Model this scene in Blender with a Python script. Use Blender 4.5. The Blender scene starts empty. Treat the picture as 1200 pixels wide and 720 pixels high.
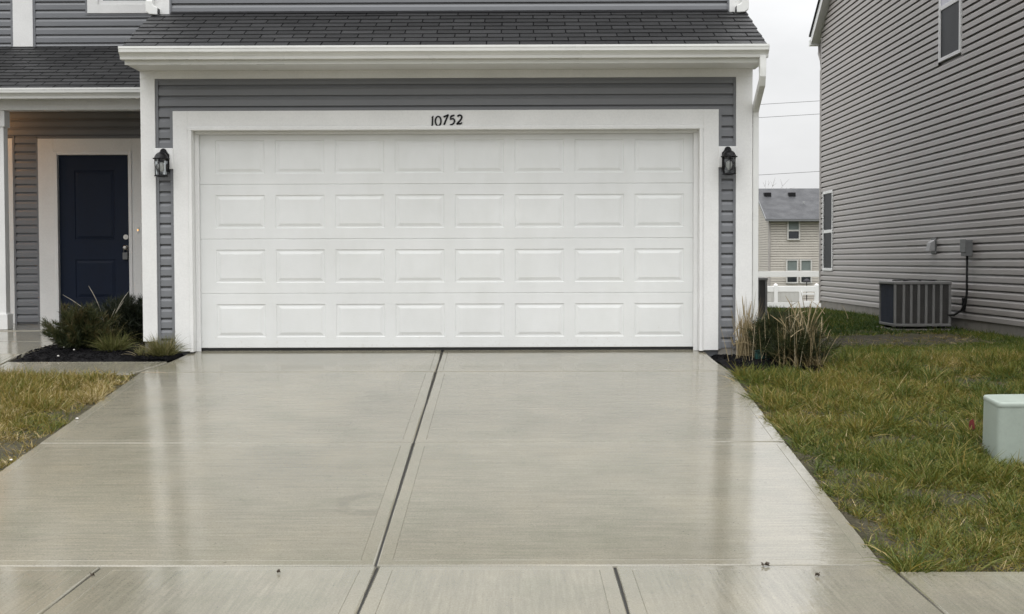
import bpy, bmesh, math, random
import numpy as np
from mathutils import Vector, Matrix
random.seed(7); rng=np.random.default_rng(11)
S=0.1154
scene=bpy.context.scene; col=scene.collection
R=math.radians

# ------------------------------------------------------------------ materials
def new_mat(name):
    m=bpy.data.materials.new(name); m.use_nodes=True
    nt=m.node_tree; b=nt.nodes['Principled BSDF']
    return m,nt,b
def node(nt,t,**k):
    n=nt.nodes.new(t)
    for a,v in k.items():
        if a in n.inputs.keys() if hasattr(n.inputs,'keys') else False: n.inputs[a].default_value=v
        else: setattr(n,a,v)
    return n
def link(nt,a,b): nt.links.new(a,b)
def noise(nt,scale,detail=4,rough=.6,stretch=None,coord='Object'):
    tc=nt.nodes.new('ShaderNodeTexCoord'); n=nt.nodes.new('ShaderNodeTexNoise')
    n.inputs['Scale'].default_value=scale; n.inputs['Detail'].default_value=detail; n.inputs['Roughness'].default_value=rough
    if stretch:
        mp=nt.nodes.new('ShaderNodeMapping'); mp.inputs['Scale'].default_value=stretch
        link(nt,tc.outputs[coord],mp.inputs[0]); link(nt,mp.outputs[0],n.inputs[0])
    else: link(nt,tc.outputs[coord],n.inputs[0])
    return n.outputs['Fac']
def ramp(nt,fac,stops):
    r=nt.nodes.new('ShaderNodeValToRGB'); e=r.color_ramp.elements
    while len(e)<len(stops): e.new(.5)
    for i,(p,c) in enumerate(stops): e[i].position=p; e[i].color=(c[0],c[1],c[2],1)
    link(nt,fac,r.inputs[0]); return r.outputs[0]
def maprange(nt,fac,a,b,c,d):
    m=nt.nodes.new('ShaderNodeMapRange')
    for i,v in zip((1,2,3,4),(a,b,c,d)): m.inputs[i].default_value=v
    link(nt,fac,m.inputs[0]); return m.outputs[0]
def mul(nt,a,b,fac=1.0,mode='MULTIPLY'):
    m=nt.nodes.new('ShaderNodeMix'); m.data_type='RGBA'; m.blend_type=mode
    if isinstance(fac,float): m.inputs[0].default_value=fac
    else: link(nt,fac,m.inputs[0])
    for s,i in ((a,6),(b,7)):
        if isinstance(s,tuple): m.inputs[i].default_value=(*s,1)
        else: link(nt,s,m.inputs[i])
    return m.outputs[2]
def bump(nt,b,h,strength,dist,prev=None):
    n=nt.nodes.new('ShaderNodeBump'); n.inputs['Strength'].default_value=strength; n.inputs['Distance'].default_value=dist
    link(nt,h,n.inputs['Height'])
    if prev is not None: link(nt,prev,n.inputs['Normal'])
    link(nt,n.outputs[0],b.inputs['Normal']); return n.outputs[0]
def mat(name,c,rough=.5,var=.12,scale=3.0,bmp=None,spec=.5,metal=0,stretch=None,fine=0):
    m,nt,b=new_mat(name)
    f=noise(nt,scale,5,.6,stretch)
    lo=tuple(x*(1-var) for x in c); hi=tuple(min(1,x*(1+var)) for x in c)
    cc=ramp(nt,f,[(.3,lo),(.7,hi)])
    if fine:
        f2=noise(nt,60,3,.7); cc=mul(nt,cc,ramp(nt,f2,[(.35,(1-fine,)*3),(.6,(1,1,1))]))
    link(nt,cc,b.inputs['Base Color'])
    link(nt,maprange(nt,f,.3,.7,max(.03,rough-.07),rough+.07),b.inputs['Roughness'])
    b.inputs['Specular IOR Level'].default_value=spec; b.inputs['Metallic'].default_value=metal
    if bmp: bump(nt,b,noise(nt,bmp[0],3,.6,bmp[2] if len(bmp)>2 else None),1.0,bmp[1])
    return m
M={}
M['white']=mat('white_trim_paint',(.80,.80,.79),.45,.05,1.3,(35,.0006,(1,1,1)),fine=.04)
M['whitewood']=mat('white_trim_board',(.80,.80,.785),.5,.06,1.6,(40,.0009,(3,3,.35)),fine=.05)
M['door']=mat('garage_door_enamel',(.765,.775,.765),.36,.045,1.0,(30,.0009,(.5,1,9)))
M['siding']=mat('blue_grey_vinyl',(.173,.179,.190),.42,.07,1.6,(9,.0012,(.6,1,2)))
M['siding2']=mat('taupe_vinyl',(.35,.326,.308),.42,.08,1.2,(7,.0018,(1,.5,1.5)))
M['siding3']=mat('beige_vinyl',(.53,.495,.44),.5,.06,1.0)
M['gutter']=mat('gutter_enamel',(.76,.765,.74),.3,.04,2.0)
M['foundation']=mat('foundation_concrete',(.23,.215,.19),.8,.2,4.0,(40,.003))
M['fvinyl']=mat('fence_vinyl',(.82,.815,.80),.4,.03,2.0)
M['fpanel']=mat('fence_panel_vinyl',(.56,.55,.52),.5,.1,1.2)
M['navy']=mat('navy_door_paint',(.0055,.012,.030),.5,.15,3.0,(25,.0006),spec=.22)
M['black']=mat('black_enamel',(.006,.006,.0075),.42,.2,12.0,spec=.28)
M['rubber']=mat('black_rubber',(.012,.012,.012),.75,.2,12.0)
M['bulb']=mat('frosted_bulb',(.85,.84,.80),.3,.02,5.0)
M['nickel']=mat('satin_nickel',(.55,.53,.5),.3,.08,8.0,metal=1)
M['acbody']=mat('ac_grey_steel',(.215,.213,.208),.42,.12,4.0)
M['acdark']=mat('ac_louvre_dark',(.085,.082,.078),.55,.2,6.0)
M['accoil']=mat('ac_coil_guard',(.05,.06,.085),.5,.2,6.0)
M['boxgrey']=mat('meter_box_grey',(.16,.165,.165),.45,.1,8.0)
M['ventgrey']=mat('vent_grey',(.38,.38,.38),.5,.1,6.0)
M['pedestal']=mat('pedestal_pale_green',(.30,.345,.30),.5,.06,5.0,(60,.0006),fine=.05)
M['teal']=mat('green_plastic',(.012,.07,.058),.4,.2,20.0)
M['red']=mat('red_plastic',(.13,.012,.01),.7,.25,20.0)
M['wood']=mat('pole_wood',(.12,.09,.06),.8,.2,2.0)
M['wire']=mat('cable_grey',(.12,.12,.125),.6,.05,1.0)
M['bark']=mat('bare_bark',(.26,.24,.23),.8,.2,5.0)
M['slot']=mat('shingle_slot_shade',(.010,.010,.0105),.9,.2,20.0,spec=.05)  # near-black colour paints the shadow in the gaps between shingle tabs
M['joint']=mat('joint_filler',(.025,.024,.022),.8,.3,20.0)
M['stone']=mat('white_pebble',(.7,.68,.64),.6,.1,20.0)
M['leafdry']=mat('dry_leaf',(.05,.035,.022),.6,.3,30.0)
M['asphalt']=mat('wet_asphalt',(.045,.045,.047),.35,.2,8.0,(120,.004))
M['blind']=mat('window_blind',(.68,.68,.74),.55,.04,3.0)
M['umbrella']=mat('dark_canvas',(.03,.03,.035),.7,.2,5.0)
M['curtain']=mat('grey_green_blind',(.16,.19,.18),.6,.1,3.0)

def splash():
    m=M['door']; nt=m.node_tree; b=nt.nodes['Principled BSDF']; src=b.inputs['Base Color'].links[0].from_socket
    tc=nt.nodes.new('ShaderNodeTexCoord'); sp=nt.nodes.new('ShaderNodeSeparateXYZ'); link(nt,tc.outputs['Object'],sp.inputs[0])
    n=noise(nt,38,3,.6); n2=noise(nt,3.5,4,.6,(1,1,.5))
    lim=maprange(nt,sp.outputs['Z'],0,.35,.60,.80)
    mm=nt.nodes.new('ShaderNodeMath'); mm.operation='GREATER_THAN'; link(nt,n,mm.inputs[0]); link(nt,lim,mm.inputs[1])
    m2=nt.nodes.new('ShaderNodeMath'); m2.operation='MULTIPLY'; link(nt,mm.outputs[0],m2.inputs[0]); m2.inputs[1].default_value=.35
    c=mul(nt,src,(.62,.60,.55),m2.outputs[0],'MIX')
    c=mul(nt,c,ramp(nt,n2,[(.3,(.95,.95,.94)),(.6,(1,1,1))]))
    link(nt,c,b.inputs['Base Color'])
splash()
def glass_mat():
    m,nt,b=new_mat('window_glass')
    f=noise(nt,1.5,2)
    link(nt,ramp(nt,f,[(.3,(.018,.021,.024)),(.7,(.035,.04,.045))]),b.inputs['Base Color'])
    b.inputs['Roughness'].default_value=.06; return m
M['glass']=glass_mat()
def screen_mat():
    m,nt,b=new_mat('window_screen')
    f=noise(nt,2.,2,.5)
    link(nt,ramp(nt,f,[(.3,(.016,.018,.022)),(.7,(.028,.031,.037))]),b.inputs['Base Color'])
    b.inputs['Roughness'].default_value=.45; b.inputs['Specular IOR Level'].default_value=.15; return m
M['screen']=screen_mat()
def clear_mat():
    m,nt,b=new_mat('lantern_glass')
    t=nt.nodes.new('ShaderNodeBsdfTransparent'); t.inputs[0].default_value=(.8,.82,.82,1)
    g=nt.nodes.new('ShaderNodeBsdfGlossy'); g.inputs['Roughness'].default_value=.05
    fr=nt.nodes.new('ShaderNodeFresnel'); fr.inputs[0].default_value=1.5
    mx=nt.nodes.new('ShaderNodeMixShader'); link(nt,fr.outputs[0],mx.inputs[0]); link(nt,t.outputs[0],mx.inputs[1]); link(nt,g.outputs[0],mx.inputs[2])
    link(nt,mx.outputs[0],nt.nodes['Material Output'].inputs[0]); return m
M['clear']=clear_mat()
def emit_mat(name,c,s):
    m,nt,b=new_mat(name); b.inputs['Base Color'].default_value=(*c,1)
    b.inputs['Emission Color'].default_value=(*c,1); b.inputs['Emission Strength'].default_value=s; return m
M['bell']=emit_mat('doorbell_glow',(1,.5,.15),1.4)
M['lampglow']=emit_mat('porch_lamp_glow',(1,.55,.25),2.0)

def shingle_mat(name,c):
    m,nt,b=new_mat(name)
    at=nt.nodes.new('ShaderNodeAttribute'); at.attribute_name='tint'
    base=ramp(nt,at.outputs['Fac'],[(0,tuple(x*.74 for x in c)),(.5,c),(1,tuple(x*1.32 for x in c))])
    g=noise(nt,160,2,.8); base=mul(nt,base,ramp(nt,g,[(.35,(.55,.55,.55)),(.65,(1.3,1.3,1.3))]))
    st=noise(nt,1.1,3,.5); base=mul(nt,base,ramp(nt,st,[(.3,(.8,.8,.82)),(.7,(1.15,1.15,1.15))]))
    link(nt,base,b.inputs['Base Color'])
    link(nt,maprange(nt,noise(nt,1.6,3,.6),.3,.7,.40,.66),b.inputs['Roughness']); b.inputs['Specular IOR Level'].default_value=.3
    bump(nt,b,g,.8,.004); return m
M['shingle']=shingle_mat('charcoal_shingle',(.030,.0302,.0308))
M['shingle2']=shingle_mat('grey_shingle',(.060,.061,.065))

def concrete_mat(name,c,stretch,smooth=False,stain=None):
    m,nt,b=new_mat(name)
    big=noise(nt,.55,4,.55); mid=noise(nt,2.3,6,.68); fine=noise(nt,110,3,.75); pore=noise(nt,52,2,.5)
    broom=noise(nt,1.0,3,.7,stretch); chop=noise(nt,1.0,4,.65,tuple(12 if q<10 else 26 for q in stretch))
    cc=ramp(nt,big,[(.32,tuple(x*.86 for x in c)),(.68,tuple(x*1.12 for x in c))])
    cc=mul(nt,cc,ramp(nt,mid,[(.30,(.88,.905,.88)),(.5,(1,1,1)),(.72,(1.09,1.07,1.045))]))
    cc=mul(nt,cc,ramp(nt,fine,[(.3,(.74,.74,.74)),(.65,(1.12,1.12,1.12))]))
    cc=mul(nt,cc,ramp(nt,pore,[(.24,(.55,.54,.52)),(.31,(1,1,1))]))
    if not smooth: cc=mul(nt,cc,ramp(nt,broom,[(.32,(.86,.86,.86)),(.68,(1.11,1.11,1.11))]))
    if stain:
        tc=nt.nodes.new('ShaderNodeTexCoord'); vm=nt.nodes.new('ShaderNodeVectorMath'); vm.operation='DISTANCE'
        link(nt,tc.outputs['Object'],vm.inputs[0]); vm.inputs[1].default_value=stain
        ring=ramp(nt,vm.outputs['Value'],[(.0,(1,1,1)),(.10,(1,1,1)),(.14,(.80,.80,.80)),(.21,(.84,.84,.84)),(.25,(1,1,1))])
        brk=ramp(nt,noise(nt,4.5,3,.6),[(.42,(0,0,0)),(.55,(1,1,1))])
        mm=nt.nodes.new('ShaderNodeMix'); mm.data_type='RGBA'; link(nt,brk,mm.inputs[0]); mm.inputs[6].default_value=(1,1,1,1); link(nt,ring,mm.inputs[7])
        cc=mul(nt,cc,mm.outputs[2])
    link(nt,cc,b.inputs['Base Color'])
    wet=noise(nt,1.3,5,.62)
    tcw=nt.nodes.new('ShaderNodeTexCoord'); sw=nt.nodes.new('ShaderNodeSeparateXYZ'); link(nt,tcw.outputs['Object'],sw.inputs[0])
    wob=nt.nodes.new('ShaderNodeMath'); wob.operation='MULTIPLY_ADD'; link(nt,noise(nt,2.6,4,.65),wob.inputs[0]); wob.inputs[1].default_value=1.6; link(nt,sw.outputs['X'],wob.inputs[2])
    film=maprange(nt,wob.outputs[0],1.9,2.7,0,1)
    rbase=maprange(nt,wet,.36,.64,.04 if not smooth else .03,.19 if not smooth else .14)
    rm=nt.nodes.new('ShaderNodeMix'); link(nt,film,rm.inputs[0]); link(nt,rbase,rm.inputs[2]); link(nt,maprange(nt,wet,.36,.64,.012,.06),rm.inputs[3])
    link(nt,rm.outputs[0],b.inputs['Roughness'])
    b.inputs['IOR'].default_value=1.60
    n1=bump(nt,b,fine,.25,.0007)
    rip=noise(nt,1.0,3,.6,(7,19,1)); rs=nt.nodes.new('ShaderNodeMath'); rs.operation='MULTIPLY'; link(nt,rip,rs.inputs[0]); link(nt,film,rs.inputs[1])
    n2=bump(nt,b,rs.outputs[0],.45,.003,bump(nt,b,chop,.28,.0013,n1))
    if not smooth: bump(nt,b,broom,.4,.0012,n2)
    return m
CC=(.205,.191,.147)
M['conc']=concrete_mat('wet_broomed_concrete',CC,(3,58,1),stain=(-.20,-4.95,-.60))
M['concs']=concrete_mat('wet_tooled_concrete',tuple(x*1.03 for x in CC),(3,58,1),True)
M['walkc']=concrete_mat('wet_sidewalk_concrete',tuple(x*1.03 for x in CC),(50,2.0,1))

def blade_mat(name,stops,rough=.55,spec=.3):
    m,nt,b=new_mat(name)
    at=nt.nodes.new('ShaderNodeAttribute'); at.attribute_name='tint'
    c=ramp(nt,at.outputs['Fac'],stops)
    link(nt,c,b.inputs['Base Color']); b.inputs['Roughness'].default_value=rough; b.inputs['Specular IOR Level'].default_value=spec
    tr=nt.nodes.new('ShaderNodeBsdfTranslucent'); link(nt,c,tr.inputs[0])
    mx=nt.nodes.new('ShaderNodeMixShader'); mx.inputs[0].default_value=.14
    link(nt,b.outputs[0],mx.inputs[1]); link(nt,tr.outputs[0],mx.inputs[2]); link(nt,mx.outputs[0],nt.nodes['Material Output'].inputs[0])
    return m
M['grass']=blade_mat('lawn_blades',[(0,(.020,.045,.008)),(.35,(.070,.100,.014)),(.6,(.135,.138,.022)),(.8,(.225,.165,.032)),(.93,(.33,.25,.10)),(1,(.46,.38,.21))])
M['mown']=blade_mat('mown_blades',[(0,(.024,.060,.010)),(.5,(.088,.125,.018)),(.8,(.20,.185,.028)),(1,(.32,.25,.075))])
M['juniper']=blade_mat('juniper_needles',[(0,(.010,.017,.008)),(.5,(.028,.040,.014)),(.8,(.055,.058,.018)),(1,(.09,.062,.022))])
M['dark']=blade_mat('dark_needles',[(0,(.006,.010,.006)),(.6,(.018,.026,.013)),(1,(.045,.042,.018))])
M['sedge']=blade_mat('sedge_blades',[(0,(.045,.055,.015)),(.5,(.12,.125,.035)),(.8,(.21,.18,.08)),(1,(.30,.25,.14))])
M['reed']=blade_mat('dry_reed_blades',[(0,(.09,.07,.03)),(.4,(.26,.205,.105)),(.8,(.47,.38,.23)),(1,(.60,.52,.36))],.6)

def ground_mat():
    m,nt,b=new_mat('lawn_soil')
    big=noise(nt,.35,4,.6); mid=noise(nt,3,5,.7); fine=noise(nt,45,4,.75)
    c=ramp(nt,mid,[(.25,(.034,.029,.020)),(.5,(.066,.055,.038)),(.75,(.13,.11,.08))])
    g=ramp(nt,big,[(.35,(.030,.042,.010)),(.65,(.060,.058,.016))])
    at=nt.nodes.new('ShaderNodeAttribute'); at.attribute_name='green'
    cc=mul(nt,c,g,at.outputs['Fac'],'MIX')
    cc=mul(nt,cc,ramp(nt,fine,[(.25,(.45,.45,.45)),(.7,(1.25,1.25,1.25))]))
    link(nt,cc,b.inputs['Base Color']); b.inputs['Roughness'].default_value=.85; b.inputs['Specular IOR Level'].default_value=.2
    bump(nt,b,fine,.9,.02); return m
M['soil']=ground_mat()
def mulch_mat():
    m,nt,b=new_mat('black_mulch')
    f=noise(nt,55,4,.75)
    link(nt,ramp(nt,f,[(.3,(.002,.002,.0025)),(.6,(.007,.0065,.0075)),(.8,(.02,.019,.02))]),b.inputs['Base Color'])
    b.inputs['Roughness'].default_value=.8; b.inputs['Specular IOR Level'].default_value=.15; bump(nt,b,f,1.0,.02); return m
M['mulch']=mulch_mat()

# ------------------------------------------------------------------ mesh helpers
class MB:
    def __init__(s): s.v=[]; s.f=[]; s.mi=[]; s.t=[]; s.sm=[]
    def face(s,idx,mi=0,t=.5,sm=False): s.f.append(tuple(idx)); s.mi.append(mi); s.t.append(t); s.sm.append(sm)
    def poly(s,pts,mi=0,t=.5,sm=False):
        n=len(s.v); s.v+= [tuple(p) for p in pts]; s.face(range(n,n+len(pts)),mi,t,sm)
    def box(s,x0,x1,y0,y1,z0,z1,mi=0,t=.5):
        n=len(s.v); s.v+=[(x0,y0,z0),(x1,y0,z0),(x1,y1,z0),(x0,y1,z0),(x0,y0,z1),(x1,y0,z1),(x1,y1,z1),(x0,y1,z1)]
        for q in ((0,3,2,1),(4,5,6,7),(0,1,5,4),(1,2,6,5),(2,3,7,6),(3,0,4,7)): s.face([n+i for i in q],mi,t)
        return s
    def hexa(s,p,mi=0,t=.5):  # 8 points bottom 4, top 4
        n=len(s.v); s.v+=[tuple(q) for q in p]
        for q in ((0,3,2,1),(4,5,6,7),(0,1,5,4),(1,2,6,5),(2,3,7,6),(3,0,4,7)): s.face([n+i for i in q],mi,t)
    def prism(s,pts,axis,a,b,mi=0,t=.5,caps=True,sm=False):
        """extrude 2D outline along axis: axis 'x' pts=(y,z); 'y' pts=(x,z); 'z' pts=(x,y)"""
        def P(q,w):
            return (w,q[0],q[1]) if axis=='x' else ((q[0],w,q[1]) if axis=='y' else (q[0],q[1],w))
        n=len(s.v); k=len(pts); s.v+=[P(q,a) for q in pts]+[P(q,b) for q in pts]
        for i in range(k):
            j=(i+1)%k; s.face((n+i,n+j,n+k+j,n+k+i),mi,t,sm)
        if caps: s.face(range(n+k-1,n-1,-1),mi,t); s.face(range(n+k,n+2*k),mi,t)
    def strip(s,pts,axis,a,b,mi=0,t=.5):
        """open profile swept along axis"""
        def P(q,w): return (w,q[0],q[1]) if axis=='x' else (q[0],w,q[1])
        n=len(s.v); k=len(pts); s.v+=[P(q,a) for q in pts]+[P(q,b) for q in pts]
        for i in range(k-1): s.face((n+i,n+k+i,n+k+i+1,n+i+1),mi,t)
    def tube(s,path,r,n=8,mi=0,t=.5,rect=None,sm=True):
        path=[Vector(p) for p in path]; rings=[]
        up=Vector((0,0,1))
        for i,p in enumerate(path):
            d=(path[min(i+1,len(path)-1)]-path[max(i-1,0)]).normalized()
            a=d.cross(up)
            if a.length<.05: a=Vector((1,0,0))-d*d.x
            a.normalize(); b=a.cross(d); rr=r[i] if isinstance(r,(list,tuple)) else r
            base=len(s.v)
            if rect:
                w,h=rect
                s.v+=[tuple(p+a*x*w+b*y*h) for x,y in((-.5,-.5),(.5,-.5),(.5,.5),(-.5,.5))]; k=4
            else:
                k=n; s.v+=[tuple(p+a*math.cos(2*math.pi*j/n)*rr+b*math.sin(2*math.pi*j/n)*rr) for j in range(n)]
            rings.append((base,k))
        for (b0,k),(b1,_) in zip(rings,rings[1:]):
            for j in range(k): s.face((b0+j,b0+(j+1)%k,b1+(j+1)%k,b1+j),mi,t,sm and not rect)
        b0,k=rings[0]; s.face([b0+j for j in range(k)][::-1],mi,t); b1,k=rings[-1]; s.face([b1+j for j in range(k)],mi,t)
    def lathe(s,prof,c,n=12,mi=0,sm=True,rot=0,t=.5):
        base=len(s.v); k=len(prof)
        for r,z in prof:
            s.v+=[(c[0]+r*math.cos(2*math.pi*j/n+rot),c[1]+r*math.sin(2*math.pi*j/n+rot),c[2]+z) for j in range(n)]
        for i in range(k-1):
            for j in range(n):
                s.face((base+i*n+j,base+i*n+(j+1)%n,base+(i+1)*n+(j+1)%n,base+(i+1)*n+j),mi,t,sm)
        if prof[0][0]>1e-4: s.face([base+j for j in range(n)][::-1],mi,t)
        if prof[-1][0]>1e-4: s.face([base+(k-1)*n+j for j in range(n)],mi,t)
    def build(s,name,mats,parent=None,bevel=0,tint=False):
        me=bpy.data.meshes.new(name); o=None
        root=parent
        while root is not None and root.parent is not None: root=root.parent
        off=Vector(root.location) if root is not None else Vector((0,0,0))
        me.from_pydata([(a-off.x,b-off.y,c-off.z) for a,b,c in s.v],[],s.f)
        for m in (mats if isinstance(mats,(list,tuple)) else [mats]): me.materials.append(m if not isinstance(m,str) else M[m])
        me.polygons.foreach_set('material_index',s.mi); me.polygons.foreach_set('use_smooth',s.sm)
        if tint:
            a=me.attributes.new('tint','FLOAT','FACE'); a.data.foreach_set('value',s.t)
        if bevel:
            bm=bmesh.new(); bm.from_mesh(me); bmesh.ops.remove_doubles(bm,verts=bm.verts,dist=1e-5)
            es=[e for e in bm.edges if len(e.link_faces)==2 and e.calc_face_angle(0)>.5]
            bmesh.ops.bevel(bm,geom=es,offset=bevel,segments=2,affect='EDGES',profile=.5,clamp_overlap=True)
            bm.to_mesh(me); bm.free()
        me.update()
        o=bpy.data.objects.new(name,me); col.objects.link(o)
        if parent is not None: o.parent=parent
        return o
def tag(o,label=None,cat=None,group=None,kind=None):
    if label: o['label']=label
    if cat: o['category']=cat
    if group: o['group']=group
    if kind: o['kind']=kind
    return o
def thing(name,loc,label,cat,group=None):
    o=bpy.data.objects.new(name,None); o.location=loc; o.empty_display_size=.1; col.objects.link(o); return tag(o,label,cat,group)
def copy_tree(o,parent=None):
    c=o.copy(); col.objects.link(c)
    if parent is not None: c.parent=parent
    for ch in list(o.children): copy_tree(ch,c)
    return c

def blades(name,P,D,L,W,T,droop,mat_,parent=None,segs=3):
    """many tapering curved blades as one mesh (numpy)"""
    P=np.asarray(P,float); D=np.asarray(D,float); n=len(P)
    L=np.broadcast_to(L,(n,)); W=np.broadcast_to(W,(n,)); T=np.broadcast_to(T,(n,)); droop=np.broadcast_to(droop,(n,))
    D=D/np.linalg.norm(D,axis=1,keepdims=True)
    rv=rng.normal(size=(n,3)); side=np.cross(D,rv); side/=np.linalg.norm(side,axis=1,keepdims=True)
    if parent is not None: P=P-np.array(parent.location)
    k=segs*2+1; V=np.zeros((n,k,3))
    for i in range(segs):
        t=i/segs; c=P+L[:,None]*(D*t); c[:,2]-=L*droop*t*t
        w=(W*.5*(1-t)**.55)[:,None]
        V[:,2*i]=c-side*w; V[:,2*i+1]=c+side*w
    c=P+L[:,None]*D; c[:,2]-=L*droop; V[:,k-1]=c
    base=np.arange(n)[:,None]*k
    quads=[]; 
    for i in range(segs-1): quads.append(base+np.array([[2*i,2*i+1,2*i+3,2*i+2]]))
    tri=base+np.array([[2*segs-2,2*segs-1,2*segs]])
    q=np.stack(quads,1).reshape(n,-1)
    loops=np.concatenate([q,tri],1).reshape(-1)
    per=np.array([4]*(segs-1)+[3]); tot=np.tile(per,n); start=np.concatenate([[0],np.cumsum(tot)[:-1]])
    me=bpy.data.meshes.new(name); me.vertices.add(n*k); me.vertices.foreach_set('co',V.reshape(-1))
    me.loops.add(len(loops)); me.loops.foreach_set('vertex_index',loops.astype(np.int32))
    me.polygons.add(len(tot)); me.polygons.foreach_set('loop_start',start.astype(np.int32)); me.polygons.foreach_set('loop_total',tot.astype(np.int32))
    a=me.attributes.new('tint','FLOAT','POINT'); a.data.foreach_set('value',np.repeat(np.clip(T,0,1),k).astype(np.float32))
    me.materials.append(M[mat_]); me.update(calc_edges=True); me.validate()
    me.polygons.foreach_set('use_smooth',[True]*len(tot))
    o=bpy.data.objects.new(name,me); col.objects.link(o)
    if parent is not None: o.parent=parent
    return o

# siding: dutch lap courses, swept along an axis; out = sign of the outward direction
PITCH=.1016
def siding(mb,axis,a0,a1,z0,z1,plane,out,phase,depth=.017,pitch=PITCH,mi=0):
    k=math.floor((z0-phase)/pitch); z=phase+k*pitch
    prof=[(0.0,depth),(.56*pitch,depth*.9),(.80*pitch,depth*.32),(.82*pitch,-.010),(pitch,-.010)]
    while z<z1-1e-4:
        pts=[]
        for h,d in prof:
            zz=z+h
            pts.append((zz,d))
        # clip to z0..z1
        cl=[]
        for (za,da),(zb,db) in zip(pts,pts[1:]):
            lo,hi=max(za,z0),min(zb,z1)
            if hi-lo<1e-5: continue
            f=lambda q:da+(db-da)*(q-za)/(zb-za)
            if not cl: cl.append((lo,f(lo)))
            cl.append((hi,f(hi)))
        if len(cl)>1:
            if cl[0][0]>=z-1e-6 and z>=z0: cl.insert(0,(z,-.010))   # butt underside
            pr=[(plane+out*d,zz) for zz,d in cl]
            if axis=='x': mb.strip(pr,'x',a0,a1,mi)
            else: mb.strip(pr,'y',a0,a1,mi)
        z+=pitch
def shingles(mb,x0,x1,ye,ze,yw,slope,course=.135,tab=.305,th=.0085,flip=1):
    """shingle courses from eave (ye,ze) up toward yw; tabs are thin wedge slabs"""
    L=abs(yw-ye)*math.sqrt(1+slope*slope); n=int(math.ceil(L/course)); c=1/math.sqrt(1+slope*slope); sgn=1 if yw>ye else -1
    for i in range(n):
        s0=i*course-.006; s1=min((i+1)*course+.012,L)
        off=((i%2)*.5+random.uniform(-.06,.06))*tab; x=x0-off
        while x<x1:
            a=max(x+.006,x0); b=min(x+tab-.006,x1); x+=tab
            if b-a<.02: continue
            def pt(xx,s,h):
                return (xx,ye+sgn*(s*c-h*slope*c),ze+s*slope*c+h*c)
            h0=th+random.uniform(0,.003); h1=.001
            j=random.uniform(-.003,.003)
            t=random.random()
            if x<x1-.02: mb.poly([pt(x-.0064,s0-.002,.0085),pt(x+.0064,s0-.002,.0085),pt(x+.0064,s1-.012,.0035),pt(x-.0064,s1-.012,.0035)],1)  # dark strip in the slot stands in for the gap's shadow
            mb.hexa([pt(a,s0+j,0),pt(b,s0+j,0),pt(b,s1,0),pt(a,s1,0),pt(a,s0+j,h0),pt(b,s0+j,h0),pt(b,s1,h1),pt(a,s1,h1)],0,t)

def smooth(a,b,t):
    t=np.clip((t-a)/(b-a),0,1); return t*t*(3-2*t)
def gz(x,y):
    """lawn height"""
    x=np.asarray(x,float); y=np.asarray(y,float)
    d=y+.45; neg=np.where(d<0,d,0.0)
    z=-.10+S*np.maximum(neg,-5.75)
    z=z-.012*np.maximum(-(y+6.2),0)*(y>-12)-.012*5.8*(y<=-12)
    z=z-.05*np.clip(y-13,0,5)-.0266*np.clip(y-18,0,62)-.005*np.clip(y-80,0,400)
    return z
def dz(y): return -.03+S*y      # driveway plane
# ------------------------------------------------------------------ GROUND
def axis_lines(a,fa,fb,b,step,grow):
    c=list(np.arange(fa,fb+1e-6,step)); l=[];p=fa;s=step
    while p>a: s*=grow; p-=s; l.append(p)
    r=[];p=c[-1];s=step
    while p<b: s*=grow; p+=s; r.append(p)
    return np.array(l[::-1]+c+r)
def in_slab(X,Y):
    m=(X>-2.60)&(X<2.52)&(Y<.3)&(Y>-6.1)
    m|=(X>-9)&(X<9)&(Y<-6.28)&(Y>-7.5)
    m|=(X>-2.9)&(X<2.9)&(Y>0)&(Y<12)
    m|=(X>-5.2)&(X<-2.6)&(Y>-.9)&(Y<3.8)
    return m
def ground():
    xs=axis_lines(-400,-8,9,400,.10,1.35); ys=axis_lines(-60,-8,14,700,.10,1.30)
    X,Y=np.meshgrid(xs,ys); Z=gz(X,Y)
    nz=np.sin(X*3.1+1.7*np.sin(Y*2.3))*np.cos(Y*2.7+X)*.008+rng.normal(size=X.shape)*.004
    Z=Z+nz; Z=np.where(in_slab(X,Y),Z-.16,Z)
    ny,nx=X.shape; V=np.stack([X,Y,Z],-1).reshape(-1,3)
    i=np.arange(nx*ny).reshape(ny,nx); F=np.stack([i[:-1,:-1],i[:-1,1:],i[1:,1:],i[1:,:-1]],-1).reshape(-1,4)
    me=bpy.data.meshes.new('ground'); me.from_pydata(V.tolist(),[],F.tolist())
    g=smooth(.5,2.0,Y)*(1-.9*bare(X,Y)); g=np.where(Y<.5,.25,g)
    a=me.attributes.new('green','FLOAT','POINT'); a.data.foreach_set('value',g.reshape(-1).astype(np.float32))
    me.materials.append(M['soil']); me.polygons.foreach_set('use_smooth',[True]*len(F))
    o=bpy.data.objects.new('ground',me); col.objects.link(o); tag(o,'soil and lawn ground around the houses','ground',kind='structure')
def bare(X,Y):
    """bare muddy strip in front of the neighbour's air conditioner"""
    X=np.asarray(X);Y=np.asarray(Y)
    w=.55*np.sin(X*2.1)+.3*np.sin(X*5.3+1)
    return np.exp(-(((Y-(2.9+.35*(X-4.5)+.25*w))/1.45)**2))*smooth(2.9,3.6,X)*(1-smooth(5.9,7.0,X))
ground()

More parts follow.
